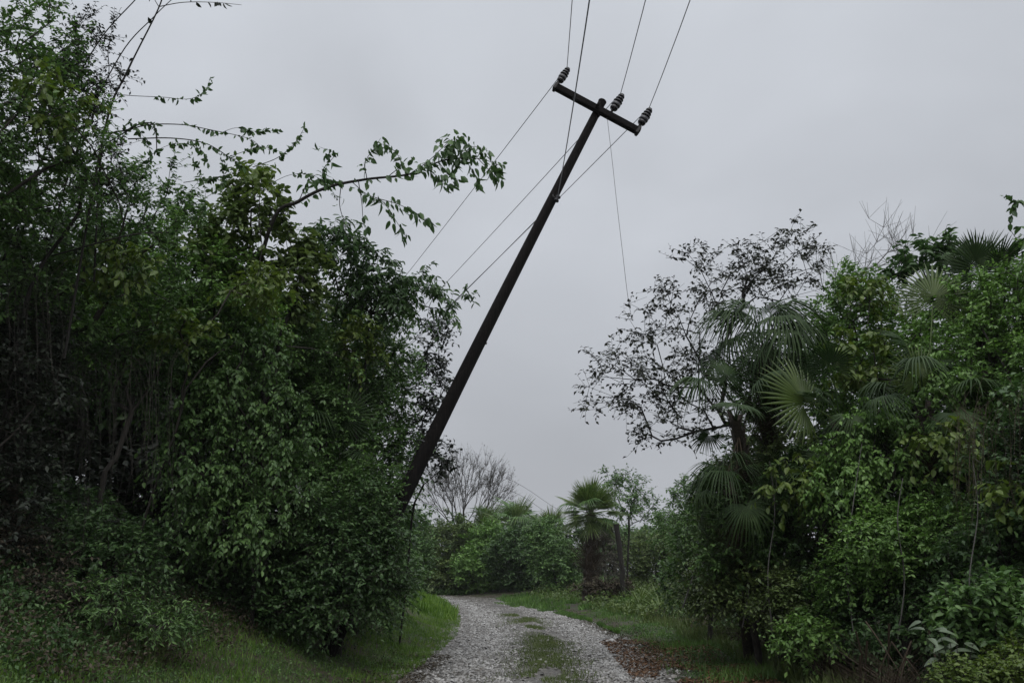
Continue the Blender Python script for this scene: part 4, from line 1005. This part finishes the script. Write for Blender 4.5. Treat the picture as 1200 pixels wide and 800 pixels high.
def palm(label, base, crown, nf=18, s=1.0, kind='palm', dead=6, trunk_r=.13, seed=0, extra=(), name='fan_palm', cat='palm', skirt=False, elmin=-35, group=None):
    rg = random.Random(seed)
    bx, by = (base[0] - 600) / FPX * base[1] * .965, base[1]
    bz = float(ground(bx, by)) - .1
    root = empty(name, (bx, by, bz), label, cat, group)
    o0 = np.array([bx, by, bz])
    top = W(*crown) - o0
    H = max(top[2], .3)
    n = max(5, int(H / .13))
    pts = curve_pts([np.zeros(3), top * .5 + np.array([rg.uniform(-.1, .1), 0, 0]), top], n // 2)
    # trunk with rings of old leaf boots
    P = []; par = []; rad = []
    for i, q in enumerate(pts):
        P.append(q); par.append(i - 1); rad.append(trunk_r * (1.15 - .25 * i / len(pts)) * (1 + .12 * (i % 2)))
    polytube('trunk', [(pts, trunk_r * 1.1, trunk_r * .9)], M['palm_trunk'], root)
    bv, bf = [], []
    nb = int(H / .1) * 3
    for k in range(min(nb, 240)):
        f = .25 + .75 * k / nb
        x_ = f * (len(pts) - 1); i = min(int(x_), len(pts) - 2)
        c = pts[i] + (pts[i + 1] - pts[i]) * (x_ - i); a = k * 2.4
        dr_ = np.array([math.cos(a), math.sin(a), 0]); sd_ = np.array([-math.sin(a), math.cos(a), 0]); r_ = trunk_r * .92
        b0 = len(bv); w = .05 + .02 * rg.random(); h = .13 + .1 * rg.random()
        bv += [c + dr_ * r_ - sd_ * w, c + dr_ * r_ + sd_ * w, c + dr_ * (r_ + .07) + sd_ * w * .5 + [0, 0, h], c + dr_ * (r_ + .07) - sd_ * w * .5 + [0, 0, h],
               c + dr_ * (r_ + .015) - sd_ * w * .3 + [0, 0, h * .9], c + dr_ * (r_ + .015) + sd_ * w * .3 + [0, 0, h * .9]]
        bf += [(b0, b0 + 1, b0 + 2, b0 + 3), (b0 + 3, b0 + 2, b0 + 5, b0 + 4)]
    if bv:
        bo = link('leaf_boots', mesh_np('leaf_boots', bv, bf), M['palm_trunk'], root); bo['kind'] = 'stuff'
    for k in range(nf):
        az = k * 2.399 + rg.uniform(-.3, .3)
        el = R(elmin + (88 - elmin) * ((k + .5) / nf) ** .8 + rg.uniform(-8, 8))
        d = Vector((math.cos(az) * math.cos(el), math.sin(az) * math.cos(el), math.sin(el)))
        up_ = Vector((-math.cos(az) * math.sin(el), -math.sin(az) * math.sin(el), math.cos(el)))
        fo = link('frond', rg.choice(FR[kind]), None, root)
        pose(fo, top, d, up_ + Vector((rg.uniform(-.25, .25), rg.uniform(-.25, .25), 0)))
        q = s * rg.uniform(.7, 1.15); fo.scale = (q, q, q)
    for k in range(dead):
        az = k * 2.399 + rg.uniform(-.5, .5); el = R(rg.uniform(-80, -50))
        d = Vector((math.cos(az) * math.cos(el), math.sin(az) * math.cos(el), math.sin(el)))
        zz = top * (rg.uniform(.55, 1.0) if skirt else rg.uniform(.88, 1.0))
        fo = link('dead_frond', FR['dead'][rg.randrange(3)], None, root)
        pose(fo, zz, d, Vector((math.cos(az), math.sin(az), .6)))
        q = s * rg.uniform(.8, 1.1); fo.scale = (q, q, q)
    for (px, py, D, azim, tilt_, sc_, kd) in extra:       # fronds that the photograph shows one by one
        c = Vector(W(px, py, D) - o0); a = (c - Vector(top))
        L_ = a.length; dd = a.normalized()
        me = fan_mesh(seed + int(px), Rb=.78 * sc_, petiole=max(.25, L_), nseg=36, spread=140, droop=.15, tilt=tilt_, mat=M[kd])
        fo = link('frond', me, None, root)
        pose(fo, top, dd, Vector(azim))
    return root
palm('fan palm with a dark crown of drooping fronds over a brown skirt', (915, 17.2), (896, 412, 14.5), 24, .92, 'droopy', 8, .12, 1, skirt=False, elmin=-55,
     extra=())
palm('fan palm holding one big bright open fan towards the lane', (1000, 15.5), (985, 496, 12.9), 8, .75, 'palm', 3, .14, 2, elmin=-45,
     extra=((951, 474, 12.75, (-.1, -.9, .45), -.05, 1.12, 'palm_bright'), (1005, 515, 12.8, (.5, -1, -.2), .9, .8, 'palm')))
palm('fan palm with shaggy brown dead skirt behind the bright fan', (905, 17.4), (862, 490, 13.6), 7, .8, 'palm', 12, .08, 3, skirt=True, elmin=-50)
palm('low fan palm with drooping fans at the lane side foot of the right thicket', (872, 16.2), (858, 578, 13.6), 11, .72, 'droopy', 7, .09, 11, elmin=-55)
palm('young palmetto showing between the dark trunks of the right thicket', (960, 15), (968, 590, 12.9), 7, .6, 'palm', 2, .07, 12, elmin=-20, name='palmetto')
canes('bare_stem', 'cluster of thin pale upright stems along the face of the right thicket', 'cane', (880, 14.5),
      [([(800, 712, 15.5), (818, 660, 15.5), (842, 610, 15.5), (850, 580, 15.5)], .014, .008),
       ([(905, 740, 13), (900, 670, 13), (908, 600, 13), (902, 540, 13)], .013, .007),
       ([(1000, 740, 11.8), (992, 660, 11.8), (1000, 590, 11.8), (1010, 520, 11.8)], .012, .006),
       ([(1052, 750, 11), (1060, 680, 11), (1052, 610, 11), (1058, 560, 11)], .012, .006),
       ([(870, 735, 13.8), (878, 680, 13.8), (868, 620, 13.8)], .010, .006),
       ([(1140, 760, 9.6), (1136, 680, 9.6), (1146, 600, 9.6), (1140, 540, 9.6)], .010, .005)], 'bark_grey')
palm('slender fan palm in the middle of the right thicket', (1080, 13), (1085, 480, 11.9), 10, .75, 'palm', 2, .12, 4, elmin=-50,
     extra=((1078, 448, 11.8, (.1, -1, .1), .0, .7, 'palm_bright'), (1095, 350, 12.2, (-.2, -1, .35), .1, .95, 'palm_bright')))
palm('fan palm with stiff fans spiking above the vine bank at the upper right', (1160, 12.6), (1155, 352, 12.6), 9, .72, 'stiff', 2, .13, 5, elmin=30,
     extra=((1150, 322, 12.5, (.15, -1, .1), .0, .82, 'palm'), (1120, 345, 12.5, (-.3, -1, .2), .1, .7, 'palm')))
top_p = [o for o in bpy.data.objects if o.get('label', '').startswith('fan palm with stiff fans')][0]
for dx_, sc_ in ((-.12, .66), (.22, .6), (-.45, .55)):
    fo = link('frond', FR['stiff'][1], None, top_p)
    pose(fo, W(1155, 348, 12.6) - np.array(top_p.location), (dx_, 0, 1), (.1, -1, .1)); fo.scale = (sc_, sc_, sc_)
palm('small shaggy palm with a ragged skirted trunk at the far right of the gravel', (686, 42), (692, 600, 42), 74, 1.35, 'spiky', 20, .20, 6, skirt=True, elmin=-50)
palm('palmetto with fans fringing the top of the far hedge', (603, 68), (602, 618, 68), 34, 2.0, 'spiky', 0, .2, 7, elmin=-10, name='palmetto')
palm('palmetto lower down the far hedge towards the shaggy palm', (640, 64), (645, 624, 64), 26, 1.6, 'spiky', 0, .2, 8, elmin=-10, name='palmetto')
palm('palmetto left of centre in the far hedge', (566, 70), (570, 622, 70), 26, 1.7, 'spiky', 0, .2, 9, elmin=-10, name='palmetto')
palm('dark young palmetto fan tucked into the left thicket', (395, 17.5), (376, 520, 15.2), 5, .8, 'palm', 0, .05, 10, elmin=-20, name='palmetto',
     extra=((398, 492, 15.0, (.2, -1, .3), .2, .9, 'palm'),))

# ------------------------------------------------------------------ sword leaved plants, pale broad leaved plant, dead frond pile
def sword_clump(label, px, D, n, L, seed, mat='olive', group=None):
    rg = random.Random(seed)
    x_, y_ = (px - 600) / FPX * D * .965, D
    root = empty('sword_leaf_plant', (x_, y_, float(ground(x_, y_)) - .03), label, 'plant', group)
    mes = [leaf_mesh('leaf', L * a, .07, M[mat], .4, b_) for a, b_ in ((1, .1), (.8, .35), (.9, .6))]
    for k in range(n):
        az = k * 2.4; el = R(rg.uniform(35, 85))
        d = Vector((math.cos(az) * math.cos(el), math.sin(az) * math.cos(el), math.sin(el)))
        lf = link('leaf', mes[rg.randrange(3)], None, root)
        pose(lf, (0, 0, 0), d, Vector((-math.cos(az) * math.sin(el), -math.sin(az) * math.sin(el), math.cos(el))))
sword_clump('clump of stiff sword leaves in front of the clearing scrub', 775, 31, 18, 1.5, 1)
sword_clump('shorter sword leaf clump nearest the far palm', 748, 34, 14, 1.2, 2)
sword_clump('sword leaf clump against the brown brush', 800, 28, 14, 1.2, 3)

def pale_plant():
    D = 9.0; x_, y_ = (1110 - 600) / FPX * D * .965, D
    root = empty('broadleaf_plant', (x_, y_, float(ground(x_, y_))), 'pale silvery broad leaved plant low in the right thicket', 'plant')
    o0 = np.array(root.location); rg = random.Random(4)
    me = leaf_mesh('leaf', .16, .07, M['pale'], .3, .35)
    st = []
    for k in range(7):
        tip = W(1080 + k * 10, 735 + rg.uniform(-15, 20), D + rg.uniform(-.2, .2)) - o0
        st.append((curve_pts([np.zeros(3), tip * .5 + [0, 0, .1], tip], 4), .008, .004))
        for j in range(5):
            lf = link('leaf', me, None, root)
            a = rg.uniform(0, 6.28)
            pose(lf, tip * (1 - .08 * j), (math.cos(a), math.sin(a), rg.uniform(-.3, .3)), (rg.uniform(-.3, .3), -.6, 1))
    for l_ in st: polytube('stem', [l_], M['bark'], root)
pale_plant()

def dead_pile():
    D = 9.6; x_, y_ = (1040 - 600) / FPX * D * .965, D
    root = empty('dead_palm_fronds', (x_, y_, float(ground(x_, y_))), 'collapsed heap of dead brown palm fronds below the right thicket', 'dead fronds')
    rg = random.Random(8)
    for k in range(12):
        a = rg.uniform(0, 6.28)
        fo = link('dead_frond', FR['dead'][rg.randrange(3)], None, root)
        pose(fo, (rg.uniform(-.45, .45), rg.uniform(-.3, .3), rg.uniform(.55, .95)), (math.cos(a) * .6, math.sin(a) * .6 - .1, -1), (math.cos(a), math.sin(a) - .5, .3))
        fo.scale = (.75, .75, .75)
dead_pile()

# ---- bare trunks seen in the right thicket and the broken trunk by the clearing
def trunk_thing(label, pts, r0_, r1_, mat, name='tree_trunk'):
    q = [W(*p_) for p_ in pts]
    gz = float(ground(q[0][0], q[0][1])); q[0][2] = gz - .1
    o = polytube(name, [(curve_pts([v - q[0] for v in q], 5, .012, np.random.default_rng(3)), r0_, r1_)], M[mat])
    o.location = q[0]
    return setp(o, label, 'tree trunk')
trunk_thing('broken dark trunk leaning left beside the clearing', [(731, 692, 40), (728, 660, 40), (722, 614, 40)], .10, .13, 'bark_dark')
trunk_thing('dark slim trunk upright in the shade below the bright fan', [(935, 720, 14.0), (930, 640, 14.0), (928, 560, 14.2)], .12, .09, 'bark_dark')
trunk_thing('pale slim trunk just right of the dark slim one', [(966, 720, 13.9), (965, 640, 13.9), (975, 560, 14)], .05, .04, 'bark_grey')
trunk_thing('thick dark trunk near the right edge thicket', [(1112, 760, 11.6), (1108, 680, 11.8), (1112, 520, 12.6)], .12, .05, 'bark_dark')

# ------------------------------------------------------------------ loose rocks
def rock(px, py, size, mat, label, seed):
    rg = np.random.default_rng(seed)
    D = 1.6 / max(.01, (py - 670) / FPX) * .97
    p_ = W(px, py, D); x_, y_ = p_[0], p_[1]
    import bmesh
    bm = bmesh.new(); bmesh.ops.create_icosphere(bm, subdivisions=2, radius=size / 2)
    for v in bm.verts:
        n = 1 + .25 * math.sin(v.co.x * 31 / size * .3 + seed) + rg.normal(0, .06)
        v.co = Vector((v.co.x * 1.2 * n, v.co.y * n, v.co.z * .55 * n))
    me = bpy.data.meshes.new('rock'); bm.to_mesh(me); bm.free()
    o = link('rock', me, M[mat]); o.location = (x_, y_, float(ground(x_, y_)) + size * .12)
    setp(o, label, 'rock')
rock(716, 742, .24, 'rock', 'whitest flat rock on the right wheel track', 1)
rock(733, 741, .22, 'rockdark', 'dark rock beside the whitest one', 2)
rock(722, 757, .20, 'rockdark', 'dark stone in front of the whitest rock', 3)
rock(568, 757, .13, 'rockdark', 'small dark stone alone in the left wheel track', 4)
rock(465, 778, .16, 'rockdark', 'dark half buried stone at the left gravel edge', 5)

# ------------------------------------------------------------------ leaning utility pole
def bx_mesh(L, a, b_, bev=.01):
    import bmesh
    bm = bmesh.new(); bmesh.ops.create_cube(bm, size=1)
    for v in bm.verts: v.co = Vector((v.co.x * L, v.co.y * a, v.co.z * b_))
    bmesh.ops.bevel(bm, geom=list(bm.edges), offset=bev, segments=2, affect='EDGES')
    me = bpy.data.meshes.new('box'); bm.to_mesh(me); bm.free(); return me
def lathe(prof, n=14):
    V, F = [], []
    for r_, z in prof:
        for k in range(n):
            a = 2 * math.pi * k / n; V.append((r_ * math.cos(a), r_ * math.sin(a), z))
    for i in range(len(prof) - 1):
        for k in range(n):
            a, b_ = i * n + k, i * n + (k + 1) % n
            F.append((a, b_, b_ + n, a + n))
    return mesh_np('lathe', V, F, None, smooth=True)
def WP(px, py, D): return W(px, py, D * 1.2)
def lathep(prof, n=14): return lathe([(a * 1.2, b_ * 1.2) for a, b_ in prof], n)
PT = WP(706, 119, 14.0); PBv = WP(470, 592, 12.7)
dirp = norm(PT - PBv)
PB = PBv - dirp * 2.2                                   # foot hidden in the bank
gz = float(ground(PB[0], PB[1])); PB = PB + dirp * ((gz - .4 - PB[2]) / dirp[2])
pole = empty('utility_pole', (PB[0], PB[1], gz), 'dark wooden utility pole leaning steeply over the lane', 'utility pole')
o0 = np.array(pole.location)
Lp = np.linalg.norm(PT - PB)
pp = [PB - o0 + (PT - PB) * f + np.array([-.045, 0, .02]) * math.sin(f * math.pi) for f in np.linspace(0, 1, 22)]
import bmesh as _b
sh = polytube('pole_shaft', [(pp, .156, .088)], M['pole'], pole)
cap = link('pole_top', lathep([(.078, -.02), (.08, .0), (.07, .012), (0, .014)], 12), M['pole'], pole)
zq = Vector(dirp)
xa = Vector(WP(747, 153.5, 14.0) - WP(651, 102, 14.0)); arm_len = xa.length + .07
xa.normalize(); xa = (xa - zq * xa.dot(zq) * .9).normalized()
ya = zq.cross(xa).normalized()
def place(o, pos, X, Z):
    X = Vector(X).normalized(); Z = Vector(Z); Y = Z.cross(X).normalized(); Z = X.cross(Y)
    m_ = Matrix((X, Y, Z)).transposed().to_4x4(); m_.translation = Vector(pos); o.matrix_local = m_
place(cap, Vector(PT - o0), xa, zq)
armc = Vector(WP(699, 127.5, 13.86) - o0)
arm = link('crossarm', bx_mesh(arm_len, .13, .155, .012), M['pole'], pole)
axd = Vector(WP(747, 153.5, 13.86) - WP(651, 102, 13.86)).normalized()
place(arm, armc, axd, zq)
bolt = link('bolt', lathep([(.03, -.09), (.03, -.065), (.012, -.065), (.012, .2), (.03, .2), (.03, .225), (0, .225)], 8), M['iron'], arm)
place(bolt, (0.0, 0, 0), (1, 0, 0), (0, 1, 0))
for sx in (-1, 1):
    br = link('end_strap', bx_mesh(.06, .16, .186, .006), M['iron'], arm); br.location = (sx * (arm_len / 2 - .04), 0, 0)
PIN = [(0.013, -.10), (.013, .08), (.03, .08), (.03, .09), (0, .09)]
BODY = [(.0, .07), (.055, .075), (.06, .10), (.045, .12), (.04, .125)]
def insulator(px, py, D, tx, ty):
    """pin insulator standing at (px,py) on the arm with its top at (tx,ty)"""
    b0_ = WP(px, py, D); t0_ = WP(tx, ty, D); L_ = np.linalg.norm(t0_ - b0_); zz = Vector(norm(t0_ - b0_))
    s = L_ / (.36 * 1.2)
    ins = link('insulator', lathep([(.0, .055), (.05, .06), (.062, .085), (.058, .115), (.04, .125), (.036, .20), (.034, .27), (.03, .33), (.026, .345), (0, .35)], 16), M['porcelain'], pole)
    place(ins, Vector(b0_ - o0), axd, zz); ins.scale = (s, s, s)
    pn = link('pin', lathep([(.02, -.12), (.02, .06), (0, .06)], 8), M['iron'], ins)
    shed_p = lambda z0, r_: lathep([(.03, z0 + .045), (r_ * .75, z0 + .030), (r_, z0 + .004), (r_ * .96, z0 - .004), (r_ * .6, z0 + .012), (.03, z0 + .01)], 16)
    link('shed', lathep([(.035, .125), (.066, .128), (.07, .145), (.066, .178), (.035, .185)], 16), M['porcelain_pale'], ins)
    for z0, r_ in ((.205, .072), (.255, .062), (.305, .052)):
        link('shed', shed_p(z0, r_), M['porcelain'], ins)
    return t0_
top1 = insulator(653.5, 99, 13.86, 664.5, 78.5)
top2 = insulator(716, 132, 13.86, 727.5, 109)
top3 = insulator(748.5, 149, 13.86, 761, 126)
# neutral spool on the pole side
npos = WP(653, 233, 13.5)
sp = link('spool_insulator', lathep([(0, -.05), (.045, -.05), (.045, -.03), (.028, -.015), (.028, .015), (.045, .03), (.045, .05), (0, .05)], 12), M['porcelain'], pole)
place(sp, Vector(npos - o0), xa, zq)
brk = polytube('spool_bracket', [(curve_pts([npos - o0, npos - o0 + np.array([-.08, .03, .07]), WP(648, 222, 13.72) - o0], 4), .018, .018)], M['iron'], pole)
# wire wraps low on the shaft
for f in (.30,):
    pass
wrap = lathep([(.148, -.012), (.156, -.006), (.156, .006), (.148, .012)], 14)
wr = link('wire_wrap', wrap, M['wire'], pole)
cw = WP(499, 521, 12.92)
place(wr, Vector(cw - o0), xa, zq + xa * .25)
for px, py in ((516, 478), (560, 398)):
    st_ = link('step_stub', lathep([(.012, 0), (.012, .10), (.02, .10), (.02, .115), (0, .115)], 8), M['iron'], pole)
    place(st_, Vector(WP(px, py, 13.0 + (478 - py) * .002) - o0) + xa * .05, zq, xa)

# ------------------------------------------------------------------ power lines
IN = np.array([.036, .974, .2286])
OUTD = norm(np.array([-.3935, 1, .0]))
def line(label, p_, rw=.0095, inc=True, outg=True, name='power_line', out_from=None, slope=0.0, inx=0.0):
    pts = []
    if inc:
        for s in (46, 40, 34, 28, 22, 18, 14, 11, 8, 6, 4, 2, 1):
            pts.append(p_ + np.array([-(.037 + inx) * s, -s, -.2347 * s + .0042 * s * s]))
    pts.append(p_)
    if outg:
        for s in (1, 2, 4, 6, 9, 13, 18, 25, 34, 45):
            pts.append(p_ + OUTD * s + np.array([0, 0, slope * s - .028 * s + .00062 * s * s]))
    q = np.array(pts)
    o = polytube(name, [(q - p_, rw, rw)], M['wire'])
    o.location = p_
    return setp(o, label, 'power line', 'wires carried by the leaning pole')
line('overhead wire carried on the insulator at the high end of the crossarm', top1)
line('overhead wire carried on the insulator beside the pole top', top2)
line('overhead wire carried on the insulator at the low end of the crossarm', top3)
line('lower overhead wire tied to the side of the pole below the crossarm', npos, inx=-.022)
dp = [WP(711, 134, 13.86), W(717, 185, 16.6), W(723, 240, 16.6), W(730, 300, 16.5), W(736, 350, 16.5), W(741, 376, 16.5)]
dw = polytube('loose_wire', [(curve_pts([v - dp[0] for v in dp], 5), .0055, .0055)], M['wire']); dw.location = dp[0]
setp(dw, 'thin loose wire drooping from the crossarm into the twiggy tree', 'wire')
for lab, (y0, y1) in (('upper faint wire in the distance beside the bare tree', (560, 600)), ('lower faint wire in the distance beside the bare tree', (572, 612))):
    q = [W(560, y0 - 14, 95), W(610, y0 + 8, 95), W(660, y1, 95), W(740, y1 + 34, 95)]
    dw = polytube('distant_wire', [(curve_pts([v - q[0] for v in q], 4), .018, .018)], M['wire']); dw.location = q[0]
    setp(dw, lab, 'wire')
print('objects', len(bpy.data.objects), 'tris', sum(len(m_.loops) - 2 * len(m_.polygons) for m_ in bpy.data.meshes))

# ------------------------------------------------------------------ thin damp air
hm = bpy.data.materials.new('haze'); hm.use_nodes = True; t = hm.node_tree; t.nodes.clear()
ho = t.nodes.new('ShaderNodeOutputMaterial'); hv = t.nodes.new('ShaderNodeVolumePrincipled')
hv.inputs['Color'].default_value = (.9, .92, .95, 1); hv.inputs['Density'].default_value = .0003
t.links.new(hv.outputs[0], ho.inputs['Volume'])
hb = bx_mesh(5600, 5600, 60, .01)
hz = link('haze', hb, hm); hz.location = (0, 1900, 26)
setp(hz, 'thin damp haze hanging in the air over the lane', None, None, 'stuff')
